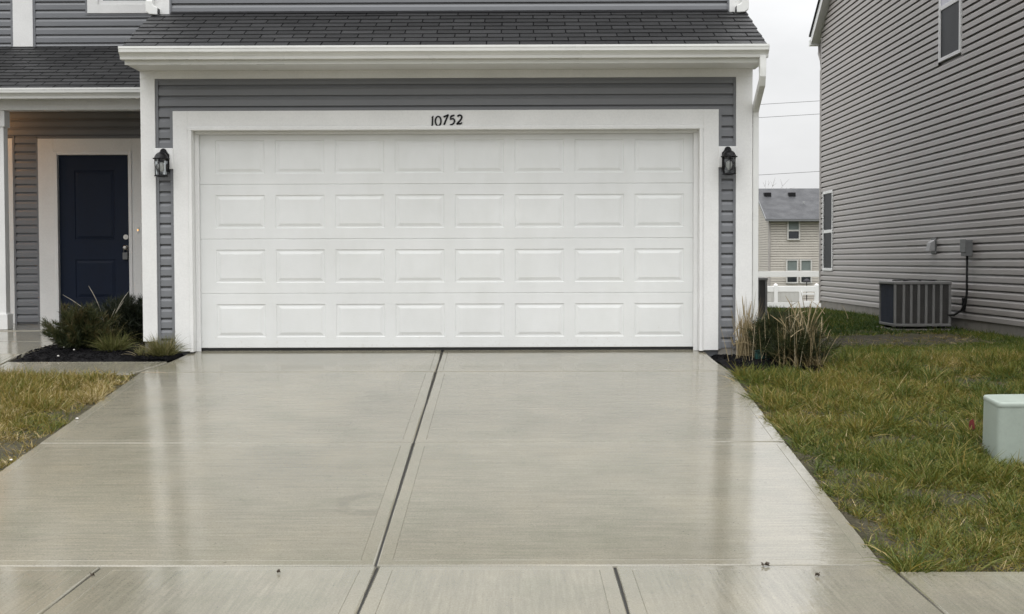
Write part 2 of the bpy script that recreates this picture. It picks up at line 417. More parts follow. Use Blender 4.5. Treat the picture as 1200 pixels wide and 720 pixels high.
# ------------------------------------------------------------------ CONCRETE
def offset_poly(pts,d):
    """move every edge of a counter-clockwise outline inwards by d (mitred)"""
    n=len(pts); out=[]
    for i in range(n):
        p=Vector(pts[i]); a=(p-Vector(pts[i-1])).normalized(); b=(Vector(pts[(i+1)%n])-p).normalized()
        na=Vector((-a.y,a.x)); nb_=Vector((-b.y,b.x)); m=(na+nb_)
        m=m/max(m.length_squared/2,.35); out.append(tuple(p+m*d))
    return out
def slabs_obj(name,specs,mats,label,cat):
    """cast slabs: rounded edge, smooth tooled border band, shallow tool line, broomed middle"""
    mb=MB()
    for outline,plane,kw in specs:
        thick=kw.get('thick',.10); border=kw.get('border',.075); sa=kw.get('smooth_all',False)
        ar=sum(outline[i-1][0]*outline[i][1]-outline[i][0]*outline[i-1][1] for i in range(len(outline)))
        if ar<0: outline=outline[::-1]
        rings=[(0,-thick),(0,-.009),(.0025,-.003),(.009,0),(border,0),(border+.0025,-.003),(border+.005,0)]
        base=[]; k=len(outline)
        for ins,dzz in rings:
            base.append(len(mb.v)); mb.v+=[(x,y,plane(x,y)+dzz) for x,y in offset_poly(outline,ins)]
        for r in range(len(rings)-1):
            for i in range(k):
                j=(i+1)%k; mb.face((base[r]+i,base[r]+j,base[r+1]+j,base[r+1]+i),1,sm=r<3)
        mb.face([base[-1]+i for i in range(k)],1 if sa else 0)
    o=mb.build(name,mats); return tag(o,label,cat,kind='structure')
def P(x,y): return dz(y)
cxj=-.045; g=.0065; h=.005
def curve(p0,p1,p2,n=6):
    return [((1-t)**2*p0[0]+2*(1-t)*t*p1[0]+t*t*p2[0],(1-t)**2*p0[1]+2*(1-t)*t*p1[1]+t*t*p2[1]) for t in [i/n for i in range(n+1)]]
ya,yb,yc=-.93,-3.47,-6.03
Lc=curve((-2.50,.0),(-2.52,-.42),(-2.70,-.86),6)       # left flare
Rc=curve((2.50,-.02),(2.52,-.55),(2.60,-.93+h),6)
specs=[
 ([(cxj-g,.25),(-2.50,.25)]+Lc[:-1]+[(-2.70,ya+h),(cxj-g,ya+h)],P,dict(border=.05,smooth_all=True)),
 ([(cxj+g,ya+h)]+[(2.60,ya+h)]+Rc[::-1][1:]+[(2.50,.25),(cxj+g,.25)],P,dict(border=.05,smooth_all=True)),
 ([(-2.70,ya-h),(-2.70,yb+h),(cxj-g,yb+h),(cxj-g,ya-h)],P,{}),
 ([(cxj+g,ya-h),(cxj+g,yb+h),(2.585,yb+h),(2.60,ya-h)],P,{}),
 ([(-2.70,yb-h),(-2.70,yc+.009),(cxj-g,yc+.009),(cxj-g,yb-h)],P,{}),
 ([(cxj+g,yb-h),(cxj+g,yc+.009),(2.585,yc+.009),(2.585,yb-h)],P,{}),
]
slabs_obj('driveway',specs,['conc','concs'],'wet pale concrete driveway in front of the garage','driveway')
zs0=dz(yc)
def PS(x,y): return zs0+.012*(y-yc)
js=[-6.6,-5.3,-4.0,-2.72,-1.465,-.03,1.195,2.615,3.9,5.2,6.5,7.8]
specs=[]
for a,b in zip(js,js[1:]):
    y1=yc-.006 if -2.8<a<2.5 else -6.17
    gg=.006
    specs.append(([(a+gg,y1),(a+gg,-7.6),(b-gg,-7.6),(b-gg,y1)],PS,{}))
slabs_obj('sidewalk',specs,['walkc','concs'],'wet concrete sidewalk slabs across the foot of the driveway','sidewalk')
# apron to the street beyond the photograph's lower edge, and the street
slabs_obj('driveway_apron',[([(-2.7,-7.62),(-3.3,-9.3),(cxj-g,-9.3),(cxj-g,-7.62)],lambda x,y:PS(x,-7.6)+.05*(y+7.6),{}),
                     ([(cxj+g,-7.62),(cxj+g,-9.3),(3.2,-9.3),(2.6,-7.62)],lambda x,y:PS(x,-7.6)+.05*(y+7.6),{})],['conc','concs'],'concrete driveway apron beside the street','driveway')
mb=MB(); zc=PS(0,-7.6)-.085; mb.box(-60,60,-9.55,-9.32,zc-.25,zc+.0); mb.build('kerb','foundation'); tag(bpy.data.objects['kerb'],'concrete kerb along the street','kerb',kind='structure')
mb=MB(); mb.poly([(-200,-19,zc-.05),(200,-19,zc-.05),(200,-9.55,zc-.05),(-200,-9.55,zc-.05)]); mb.build('road','asphalt'); tag(bpy.data.objects['road'],'asphalt street behind the camera','road',kind='structure')
# joint filler strips below the slab surface
mb=MB()
for (x0,x1,y0,y1,pl) in [(cxj-.02,cxj+.02,yc,.24,P)]+[(j-.02,j+.02,-7.6,-6.0,PS) for j in js[4:8]]+[(-2.7,2.6,yy-.02,yy+.02,P) for yy in (ya,yb)]+[(-2.7,2.6,yc-.02,yc+.02,PS)]:
    d=.014
    mb.poly([(x0,y0,pl(x0,y0)-d),(x1,y0,pl(x1,y0)-d),(x1,y1,pl(x1,y1)-d),(x0,y1,pl(x0,y1)-d)])
tag(mb.build('joint_filler','joint'),'dark filler in the concrete joints','joint filler',kind='structure')
# walkway: strip from the driveway then turning to the porch
def PW(x,y): return float(dz(y)-.003) if y<0 else -.033+.05*y
specs=[([(-4.1,-.40),(-4.1,-.98),(-2.78,-.98)]+[(x-.03,y) for x,y in Lc[::-1] if -.9<y<-.36]+[(-2.60,-.40)],PW,dict(border=.05)),
       ([(-5.5,-.98),(-4.115,-.98),(-4.115,0),(-5.5,0)],PW,dict(border=.05)),
       ([(-5.45,.012),(-4.115,.012),(-4.10,1.1),(-5.4,1.1)],PW,dict(border=.05)),
       ([(-5.4,1.112),(-4.10,1.112),(-4.0,2.19),(-5.4,2.19)],PW,dict(border=.05))]
slabs_obj('walkway',specs,['walkc','concs'],'wet concrete front walk from driveway to porch','walkway')
slabs_obj('porch_floor',[([(-7.2,2.2),(-2.96,2.2),(-2.96,3.84),(-7.2,3.84)],lambda x,y:.085,dict(thick=.3,border=.05))],['walkc','concs'],'concrete porch floor under the front door','porch floor')

# mulch beds
def bed(name,outline,zf,label):
    bm=bmesh.new(); vs=[bm.verts.new((x,y,0)) for x,y in outline]; f=bm.faces.new(vs)
    bmesh.ops.triangulate(bm,faces=[f])
    for _ in range(4): bmesh.ops.subdivide_edges(bm,edges=[e for e in bm.edges if e.calc_length()>.09],cuts=1)
    bmesh.ops.triangulate(bm,faces=bm.faces)
    for v in bm.verts: v.co.z=zf(v.co.x,v.co.y)+random.uniform(-.008,.012)-(.03 if v.is_boundary else 0)
    bmesh.ops.recalc_face_normals(bm,faces=bm.faces)
    me=bpy.data.meshes.new(name); bm.to_mesh(me); bm.free()
    if me.polygons[0].normal.z<0: me.flip_normals()
    me.materials.append(M['mulch']); o=bpy.data.objects.new(name,me); col.objects.link(o); tag(o,label,'mulch bed',kind='structure'); return o
def chips(name,pts_fn,n,label):
    mb=MB()
    for _ in range(n):
        x,y,z=pts_fn(); a=random.uniform(0,math.pi); l=random.uniform(.015,.05); w=random.uniform(.006,.014); hh=random.uniform(.003,.009); ti=random.uniform(-.5,.5)
        M3=Matrix.Rotation(a,3,'Z')@Matrix.Rotation(ti,3,'Y')
        q=[Vector((sx*l/2,sy*w/2,sz*hh/2)) for sz in(-1,1) for sx,sy in((-1,-1),(1,-1),(1,1),(-1,1))]
        mb.hexa([tuple(M3@v+Vector((x,y,z+.008))) for v in q])
    tag(mb.build(name,'mulch'),label,'mulch',kind='stuff')
zL=lambda x,y:(PW(x,y)+.012)
bed('mulch_bed',[(-4.09,-.39),(-2.68,-.39),(-2.60,-.25),(-2.53,.02),(-2.94,.03),(-2.94,2.18),(-3.99,2.18),(-4.085,1.1)],zL,'black mulch bed between front walk and garage')
def ptL():
    x=random.uniform(-4.06,-2.62); y=random.uniform(-.38,1.3)
    if x>-2.95 and y>-.02: y=random.uniform(-.38,-.03)
    return x,y,zL(x,y)
chips('mulch_chips',ptL,1500,'black mulch chips scattered left of the garage')
zR=lambda x,y:float(gz(x,y))+.035
bed('mulch_bed',[(2.54,.0),(2.545,-.35),(2.60,-.8),(2.64,-1.0),(3.0,-.95),(3.45,-.75),(3.55,.2),(3.3,.9),(2.96,.9),(2.96,.02)],zR,'black mulch bed at the right garage corner')
def ptR():
    x=random.uniform(2.57,3.45); y=random.uniform(-.95,.5)
    if x<2.96 and y>-.02: y=random.uniform(-.9,-.03)
    if y<-.4 and x<2.56+.12*(-y): x=random.uniform(2.7,3.3)
    return x,y,zR(x,y)
chips('mulch_chips',ptR,900,'black mulch chips scattered right of the driveway')
# ------------------------------------------------------------------ OUR HOUSE
house=thing('house',(0,0,0),'blue grey sided house with white garage door numbered 10752','house')
YE=3.85
# wall masses (dark sheathing behind the siding) : garage box, upper storey, entry wing
mb=MB()
mb.box(-2.92,-2.475,.026,.30,-.2,2.69); mb.box(2.475,2.925,.026,.30,-.2,2.69); mb.box(-2.475,2.475,.026,.30,2.153,2.69)
mb.box(-2.92,-2.80,.30,YE+.02,-.2,2.69); mb.box(2.81,2.926,.30,10.5,-.2,2.69); mb.box(2.81,2.926,.636,10.5,2.691,3.3)
mb.box(-2.45,2.45,.5,.6,-.05,2.69)
mb.box(-2.92,2.926,.635,10.5,3.301,6.0)
mb.box(-9.2,-2.921,YE+.12,10.5,-.2,6.0); mb.box(-9.2,-5.08,YE+.016,YE+.119,-.2,6.0); mb.box(-4.15,-2.921,YE+.016,YE+.119,-.2,6.0); mb.box(-5.08,-4.15,YE+.016,YE+.119,2.21,6.0)
mb.build('wall','siding',house)
# siding
PH=2.449
for q in ((-2.755,2.762,2.30,2.604,.010,PH),(-2.757,-2.645,.0,2.30,.010,PH),(2.648,2.762,.0,2.30,.010,PH),(-2.78,2.80,3.335,6.0,.62,3.345),
          (-9.2,-5.61,3.54,6.0,YE,3.588),(-5.31,-2.95,3.54,6.0,YE,3.588),(-5.61,-5.32,.085,2.42,YE,2.544),(-9.2,-5.78,.085,2.42,YE,2.544),(-9.2,-2.95,2.42,2.75,YE,2.544)):
    mb=MB(); siding(mb,'x',q[0],q[1],q[2],q[3],q[4],-1,q[5]); mb.build('siding','siding',house)
# side walls' siding
mb=MB(); siding(mb,'y',.302,10.5,-.02,2.69,2.932,1,PH); siding(mb,'y',.76,10.5,2.69,5.9,2.932,1,PH); mb.build('siding','siding',house)
# J channels round the siding, each a trim of its own
def channel(*b):
    mb=MB(); mb.box(*b); mb.build('siding_channel','siding',house)
for x0,x1 in((-2.785,-2.757),(2.762,2.785)): channel(x0,x1,-.014,.0255,.0,2.606)
for x0,x1 in((-2.645,-2.617),(2.620,2.648)): channel(x0,x1,-.0145,.025,.0,2.325)
channel(-2.6165,2.6195,-.0148,.0245,2.299,2.325); channel(-2.757,2.762,-.0142,.025,2.590,2.6055)
channel(-5.325,-5.298,YE-.022,YE+.015,.085,2.40); channel(-5.612,-5.590,YE-.022,YE+.015,.085,2.43)
channel(-5.298,-2.95,YE-.022,YE+.015,2.395,2.42)
for x0,x1 in((-5.612,-5.583),(-5.334,-5.306)): channel(x0,x1,YE-.022,YE+.015,3.535,6.0)
channel(-4.68,-4.655,YE-.022,YE+.015,3.925,6.0); channel(-4.655,-2.95,YE-.022,YE+.015,3.925,3.945)
channel(-2.795,-2.775,.594,.634,3.34,6.0); channel(2.795,2.815,.594,.634,3.34,6.0)
# corner boards
for x0,x1 in((-2.925,-2.785),(2.785,2.942)):
    mb=MB(); mb.box(x0,x1,-.026,.30,.085,2.62); mb.build('corner_board','whitewood',house,.003)
for x0,x1 in((-2.945,-2.795),(2.815,2.965)):
    mb=MB(); mb.box(x0,x1,.594,.75,3.33,6.0); mb.build('corner_board','whitewood',house,.003)
mb=MB(); mb.box(-5.583,-5.334,YE-.03,YE+.01,3.535,6.0); mb.build('corner_board','whitewood',house,.003)
# frieze, soffit, fascia, gutter
mb=MB(); mb.box(-2.925,2.942,-.030,.02,2.606,2.6815); mb.build('frieze_board','whitewood',house,.002)
mb=MB(); mb.prism([(-.45,2.682),(-.45,2.694),(.02,2.694),(.02,2.682)],'x',-2.935,2.972); mb.build('soffit','white',house)
mb=MB(); mb.box(-2.94,2.977,-.472,-.45,2.676,2.836); mb.build('fascia','gutter',house,.002)
def gutter(x0,x1,yb,zt,name='gutter'):
    mb=MB()
    o=[(yb-.002,zt-.005),(yb-.002,zt-.112),(yb-.070,zt-.112),(yb-.076,zt-.088),(yb-.092,zt-.070),(yb-.118,zt-.052),(yb-.122,zt-.022),(yb-.126,zt-.020),(yb-.126,zt),(yb-.112,zt),(yb-.112,zt-.008),(yb-.116,zt-.010),(yb-.113,zt-.046),(yb-.088,zt-.064),(yb-.070,zt-.084),(yb-.064,zt-.106),(yb-.008,zt-.106),(yb-.008,zt-.005)]
    mb.prism(o,'x',x0,x1,caps=False)
    cap=[(yb-.002,zt-.004),(yb-.002,zt-.113),(yb-.071,zt-.113),(yb-.077,zt-.088),(yb-.093,zt-.070),(yb-.119,zt-.052),(yb-.127,zt-.020),(yb-.127,zt+.001)]
    mb.prism(cap,'x',x0-.003,x0-.0005); mb.prism(cap,'x',x1+.0005,x1+.003)
    return mb.build(name,'gutter',house)
gutter(-2.958,2.993,-.472,2.828)
# garage roof
SL=.5; z0r=2.848; y0r=-.405
mb=MB(); 
mb.hexa([(-2.955,-.48,2.838),(2.975,-.48,2.838),(2.985,.62,3.331),(-2.965,.62,3.331),(-2.955,-.48,2.850),(2.975,-.48,2.850),(2.985,.62,3.343),(-2.965,.62,3.343)])
shingles(mb,-2.962,2.985,-.525,2.833,.61,.4485,course=.139)
mb.build('roof',['shingle','slot'],house,tint=True)
mb=MB(); mb.hexa([(-2.78,.575,3.338),(2.80,.575,3.338),(2.80,.60,3.350),(-2.78,.60,3.350),(-2.78,.597,3.362),(2.80,.597,3.362),(2.80,.605,3.362),(-2.78,.605,3.362)]); mb.build('flashing','black',house)
# upper roof (above the frame)
mb=MB()
mb.prism([(.2,5.95),(6.0,8.7),(10.9,5.95),(10.9,6.05),(6.0,8.85),(.2,6.05)],'x',-3.3,3.3,t=.4); mb.prism([(3.45,5.95),(7.2,8.0),(10.9,5.95),(10.9,6.05),(7.2,8.12),(3.45,6.05)],'x',-9.6,-3.31,t=.4)
mb.build('roof',['shingle','slot'],house,tint=True)
mb=MB(); mb.box(-3.2,3.2,.25,.62,5.96,5.99); mb.box(-9.5,-3.2,3.5,YE,5.96,5.99); mb.build('soffit','white',house)
for X in(-2.93,2.92): mb=MB(); mb.prism([(.75,6.0),(6.0,8.65),(10.4,6.0)],'x',X-.01,X+.01); mb.build('gable_wall','siding',house)
# garage casing and jambs
for bx in ((-2.617,-2.474,-.022,.025,-.012,2.299),(2.474,2.620,-.022,.025,-.012,2.299),(-2.474,2.474,-.022,.025,2.1535,2.299)):
    mb=MB(); mb.box(*bx); mb.build('garage_casing','whitewood',house,.003)
for sx in(-1,1):
    mb=MB(); mb.prism([(-2.4735,-.028),(-2.462,-.034),(-2.437,-.034),(-2.437,.30),(-2.4735,.30)] if sx<0 else [(2.437,-.034),(2.462,-.034),(2.4735,-.028),(2.4735,.30),(2.437,.30)],'z',-.018,2.1135)
    mb.build('brick_mould','whitewood',house,.002)
mb=MB(); mb.prism([(-.034,2.114),(-.034,2.139),(-.028,2.153),(.30,2.153),(.30,2.114)],'x',-2.4737,2.4737); mb.build('brick_mould','whitewood',house,.002)
for bx in ((-2.436,-2.395,.085,.114,-.02,2.084),(2.395,2.436,.085,.114,-.02,2.084),(-2.436,2.436,.085,.114,2.085,2.1135)):
    mb=MB(); mb.box(*bx); mb.build('door_stop','white',house,.002)
# garage door : four sections with eight raised panels each
gd=bpy.data.objects.new('garage_door',None); col.objects.link(gd); gd.parent=house
YD=.122
def raised_panel(mb,x0,x1,z0,z1,y):
    """nested rings: step in, slope back out, flat field"""
    rings=[(0,0),(.006,.007),(.012,.008),(.045,-.001),(.050,-.001)]
    idx=[]
    for ins,dep in rings:
        n=len(mb.v); mb.v+=[(x0+ins,y+dep,z0+ins),(x1-ins,y+dep,z0+ins),(x1-ins,y+dep,z1-ins),(x0+ins,y+dep,z1-ins)]; idx.append(n)
    for a,b in zip(idx,idx[1:]):
        for j in range(4): k=(j+1)%4; mb.face((a+j,a+k,b+k,b+j))
    mb.face([idx[-1]+j for j in range(4)])
def panel_face(mb,xs,zs,y,holes):
    for i in range(len(xs)-1):
        for j in range(len(zs)-1):
            if (i,j) in holes: raised_panel(mb,xs[i],xs[i+1],zs[j],zs[j+1],y)
            else: mb.poly([(xs[i],y,zs[j]),(xs[i+1],y,zs[j]),(xs[i+1],y,zs[j+1]),(xs[i],y,zs[j+1])])
hs=.5305
for k in range(4):
    zb=.012+k*hs; mb=MB()
    xs=[-2.43]
    for i in range(8):
        a=-2.262+.018+i*.5815; xs+=[a,a+.477]
    xs.append(2.43)
    zs=[zb+.004,zb+.105,zb+.427,zb+hs-.004]
    panel_face(mb,xs,zs,YD,{(2*i+1,1) for i in range(8)})
    # edges: rounded tongue at the top/bottom and the back
    mb.box(-2.43,2.43,YD+.006,YD+.04,zb,zb+hs-.0005)
    mb.strip([(YD,zb+.004),(YD+.004,zb+.0005),(YD+.01,zb+.0005)][::-1],'x',-2.43,2.43); mb.strip([(YD,zb+hs-.004),(YD+.004,zb+hs-.001),(YD+.01,zb+hs-.001)],'x',-2.43,2.43)
    mb.build('door_section','door',gd)
mb=MB(); mb.box(-2.43,2.43,YD+.008,YD+.036,-.03,.0115); mb.build('bottom_seal','rubber',gd)
# porch : beam, gutter, roof, post, ceiling
mb=MB(); mb.box(-9.2,-2.935,2.36,2.52,2.585,2.735); mb.build('porch_beam','whitewood',house,.003)
mb=MB(); mb.box(-9.2,-2.935,2.17,YE,2.735,2.752); mb.build('porch_ceiling','white',house)
mb=MB(); mb.box(-9.4,-2.935,2.19,2.212,2.69,2.80); mb.build('fascia','gutter',house)
gutter(-9.4,-2.94,2.188,2.798)
mb=MB(); sl=(3.53-2.81)/(YE-2.17)
mb.hexa([(-9.4,2.20,2.80),(-2.94,2.20,2.80),(-2.94,YE,3.508),(-9.4,YE,3.508),(-9.4,2.20,2.813),(-2.94,2.20,2.813),(-2.94,YE,3.52),(-9.4,YE,3.52)])
shingles(mb,-9.4,-2.945,2.12,2.795,YE-.02,sl,course=.135)
mb.build('roof',['shingle','slot'],house,tint=True)
mb=MB(); mb.box(-5.305,-5.175,2.40,2.53,.085,2.584); mb.box(-5.325,-5.155,2.38,2.55,.086,.262); mb.box(-5.325,-5.155,2.38,2.55,2.40,2.583)
mb.build('porch_post','whitewood',house,.004)
# entry door
for bx in ((-5.298,-5.105,YE-.026,YE+.014,.088,2.394),(-4.128,-3.93,YE-.026,YE+.014,.088,2.394),(-5.105,-4.128,YE-.026,YE+.014,2.238,2.394)):
    mb=MB(); mb.box(*bx); mb.build('door_casing','whitewood',house,.003)
for bx in ((-5.104,-5.058,YE-.034,YE+.08,.088,2.2365),(-4.171,-4.129,YE-.034,YE+.08,.088,2.2365),(-5.058,-4.171,YE-.034,YE+.08,2.192,2.2365)):
    mb=MB(); mb.box(*bx); mb.build('door_frame','white',house,.003)
mb=MB(); mb.box(-5.056,-4.173,YE-.03,YE+.09,.088,.155); mb.build('door_sill','boxgrey',house,.003)
mb=MB(); yd=YE+.03
xs=[-5.055,-4.862,-4.362,-4.174]; zs=[.158,.405,.885,1.135,2.0,2.189]
panel_face(mb,xs,zs,yd,{(1,1),(1,3)}); mb.box(-5.055,-4.174,yd+.010,yd+.044,.158,2.189)
fd=mb.build('front_door','navy',house)
def disc(mb,c,r,d,n=16):
    mb.tube([(c[0],c[1],c[2]),(c[0],c[1]-d,c[2])],r,n)
mb=MB(); disc(mb,(-4.222,yd+.001,1.167),.031,.022); mb.box(-4.226,-4.218,yd-.032,yd-.020,1.150,1.184); mb.build('deadbolt','nickel',fd)
mb=MB(); disc(mb,(-4.222,yd+.001,1.035),.031,.012); disc(mb,(-4.222,yd-.008,1.035),.013,.03)
kn=len(mb.v); mb.tube([(-4.222,yd-.030,1.035),(-4.222,yd-.036,1.035),(-4.222,yd-.05,1.035),(-4.222,yd-.066,1.035),(-4.222,yd-.072,1.035)],[.014,.026,.031,.026,.012],16); mb.build('door_knob','nickel',fd)
mb=MB(); mb.box(-4.055-.012,-4.055+.012,YE-.040,YE-.0265,1.215,1.290); db=mb.build('doorbell','white',house,.003)
mb=MB(); disc(mb,(-4.055,YE-.0405,1.252),.009,.003,12); mb.build('bell_button','bell',db)
# tall casing left of the entry
mb=MB(); mb.box(-5.77,-5.613,YE-.028,YE+.01,.087,2.40); mb.build('door_casing','whitewood',house,.003)
# upper left window
w=MB(); w.box(-4.654,-4.52,YE-.03,YE+.01,3.946,5.6); w.box(-3.35,-3.216,YE-.03,YE+.01,3.946,5.6); w.box(-4.52,-3.35,YE-.03,YE+.01,3.946,4.055)
win=w.build('window','whitewood',house,.003)
w=MB(); w.box(-4.518,-4.46,YE-.02,YE+.01,4.057,5.6); w.box(-3.41,-3.352,YE-.02,YE+.01,4.057,5.6); w.box(-4.46,-3.41,YE-.02,YE+.01,4.057,4.10); w.build('frame','white',win,.003)
w=MB(); w.box(-4.46,-3.41,YE+.0,YE+.008,4.10,5.6); w.build('pane','glass',win)
# right corner downspout
mb=MB(); mb.tube([(2.946,-.522,2.73),(2.946,-.522,2.62),(2.947,-.515,2.55),(2.950,-.48,2.49),(2.976,-.05,2.34),(2.978,.02,2.29),(2.978,.035,2.22),(2.978,.035,1.2),(2.978,.035,.06)],.03,rect=(.058,.075)); mb.build('downspout','gutter',house,.006)
# upper downspouts that empty on to the garage roof
for s,x in((1,-2.972),(-1,2.955)):
    xe=x+s*.085
    mb=MB(); mb.tube([(x,.545,6.0),(x,.545,3.6),(x,.545,3.43)],.03,rect=(.06,.075)); mb.build('downspout','gutter',house,.006)
    e=MB(); e.prism([(x-s*.036,3.455),(x+s*.034,3.455),(x+s*.036,3.415),(x+s*.052,3.398),(xe,3.388),(xe-s*.004,3.312),(x+s*.0,3.318),(x-s*.036,3.345)],'y',.49,.588)
    eo=e.build('downspout_elbow','gutter',house,.008)
    d=MB(); d.box(*sorted((xe-s*.003,xe+s*.0015)),.500,.578,3.324,3.378); d.build('outlet','black',eo)
# foundation strip
for bx in ((-2.91,-2.62,.0,.025,-.2,.0845),(2.622,2.925,.0,.025,-.2,.0845),(2.927,2.936,.31,10.5,-.2,-.022)):
    mb=MB(); mb.box(*bx); mb.build('foundation','foundation',house)
# mounting blocks
for sx in(-1,1):
    x=sx*2.704; mb=MB(); mb.box(x-.088,x+.088,-.034,-.0135,1.744,1.944); mb.build('mounting_block','white',house,.006)

# house number
num=thing('house_number',(.0,-.022,2.14),'black brush style numerals 10752 on the white board above the garage door','house number')
DIG={ '1':[[(140,292,.7),(165,268,1.1),(166,330,1),(163,420,1),(160,500,1.05),(135,545,.8)],[(186,240,.4),(172,275,1.1)]],
 '0':[[(325+80*math.sin(a)*(1),388-132*math.cos(a),.78+.25*abs(math.sin(a))) for a in [2*math.pi*i/20 for i in range(21)]]],
 '7':[[(478,272,1.1),(520,250,.95),(570,235,1),(618,208,.8)],[(612,215,.8),(570,300,.95),(530,390,1.05),(508,450,1.1),(484,496,.9)]],
 '5':[[(785,222,.7),(740,238,1.0),(685,252,1.1)],[(690,250,1.1),(676,300,1.0),(668,342,.9),(700,330,.8),(745,320,.95),(780,350,1.05),(788,395,1.05),(765,445,1.0),(715,485,.95),(655,494,.8)]],
 '2':[[(872,262,.9),(895,235,1),(935,222,1.05),(975,238,1.05),(992,275,1.1),(975,330,1.05),(930,385,1.0),(880,435,1.0),(848,478,1.0)],[(846,486,.7),(870,462,.95),(915,460,1.05),(960,462,1.0),(1002,430,.6)]]}
def Q(px,py): return (-.1776+px/1200*.408, 2.3265-py/720*.2458)
for ch in '10752':
    mb=MB()
    for st in DIG[ch]:
        L=[];Rr=[]
        for i,(a,b,wf) in enumerate(st):
            p=Vector(Q(a,b)); pa=Vector(Q(*st[max(i-1,0)][:2])); pb=Vector(Q(*st[min(i+1,len(st)-1)][:2]))
            d=(pb-pa).normalized(); nrm=Vector((-d.y,d.x))*(.0078*wf)
            L.append(p+nrm); Rr.append(p-nrm)
        y0,y1=-.0225,-.030
        for i in range(len(st)-1):
            q=[L[i],L[i+1],Rr[i+1],Rr[i]]
            mb.hexa([(v.x,y0,v.y) for v in q]+[(v.x,y1,v.y) for v in q])
    mb.build('digit','black',num)

# wall lanterns
def lantern():
    o=thing('wall_lantern',(0,-.034,1.79),'','wall lantern','wall lanterns beside the garage door')
    ox,oy,oz=0,-.034,1.79
    mb=MB(); pts=[(-.052,1.715),(.052,1.715),(.056,1.73),(.056,1.885),(.046,1.893),(.036,1.905),(.028,1.925),(.018,1.937),(0,1.941),(-.018,1.937),(-.028,1.925),(-.036,1.905),(-.046,1.893),(-.056,1.885),(-.056,1.73)]
    mb.prism(pts,'y',-.035,-.049); mb.build('back_plate','black',o,.003)
    cy=-.034-.088
    for bx in ((-.016,.016,cy,-.045,1.868,1.886),(-.012,.012,cy,-.045,1.668,1.682)): mb=MB(); mb.box(*bx); mb.build('arm','black',o,.002)
    mb=MB(); mb.lathe([(.074,1.832),(.080,1.834),(.080,1.842),(.066,1.846),(.062,1.858),(.054,1.873),(.040,1.888),(.022,1.897),(.012,1.900),(.012,1.905),(.006,1.909),(.0,1.910)],(0,cy,0),16); mb.build('roof_cap','black',o)
    mb=MB(); mb.lathe([(.0,1.662),(.035,1.662),(.066,1.668),(.069,1.675),(.062,1.682),(.058,1.684)],(0,cy,0),16); mb.build('base','black',o)
    mb=MB()
    for k in range(6):
        a=math.pi/6+k*math.pi/3; x=.058*math.cos(a); y=cy+.058*math.sin(a); mb.tube([(x*1.02,y,1.680),(x*1.08,cy+(y-cy)*1.08,1.835)],.0042,6)
    mb.build('cage','black',o)
    mb=MB(); mb.lathe([(.052,1.682),(.058,1.834)],(0,cy,0),6,sm=False,rot=math.pi/6); mb.f=mb.f[:6]; mb.mi=mb.mi[:6]; mb.t=mb.t[:6]; mb.sm=mb.sm[:6]
    mb.build('glass','clear',o)
    mb=MB(); mb.lathe([(.0,1.682),(.013,1.682),(.013,1.712)],(0,cy,0),10); mb.build('socket','boxgrey',o)
    mb=MB(); mb.lathe([(.013,1.712),(.018,1.725),(.028,1.752),(.030,1.768),(.026,1.785),(.014,1.800),(.0,1.804)],(0,cy,0),14); mb.build('bulb','bulb',o)
    return o
lan=lantern(); lan.location.x=-2.704; lan['label']='black wall lantern on white block, nearest the dark blue front door'
l2=copy_tree(lan); l2.location.x=2.704; l2['label']='black wall lantern on white block, beside the right downspout corner'
# lock box on the front door knob
lb=thing('lock_box',(-4.222,YE-.03,.93),'small grey key lock box hanging from front door knob','lock box')
mb=MB(); mb.box(-4.253,-4.191,YE-.035,YE+.022,.885,.975); mb.build('body','boxgrey',lb,.006)
mb=MB(); mb.tube([(-4.244,YE-.005,.974),(-4.244,YE-.005,1.03),(-4.236,YE-.005,1.047),(-4.222,YE-.005,1.053),(-4.208,YE-.005,1.047),(-4.200,YE-.005,1.03),(-4.200,YE-.005,.974)],.004,8); mb.build('shackle','nickel',lb)
# porch ceiling lamp (its glow is seen on the siding above the entry)
pl=thing('ceiling_lamp',(-6.1,3.2,2.735),'small lit lamp under the porch ceiling','ceiling lamp')
mb=MB(); mb.lathe([(.0,2.70),(.07,2.705),(.085,2.725),(.085,2.735)],(-6.1,3.2,0),16); mb.build('shade','lampglow',pl)
ld=bpy.data.lights.new('porch_bulb','POINT'); ld.energy=7; ld.color=(1,.52,.22); ld.shadow_soft_size=.08
lo=bpy.data.objects.new('porch_bulb',ld); lo.location=(-6.1,3.2,2.62); col.objects.link(lo)

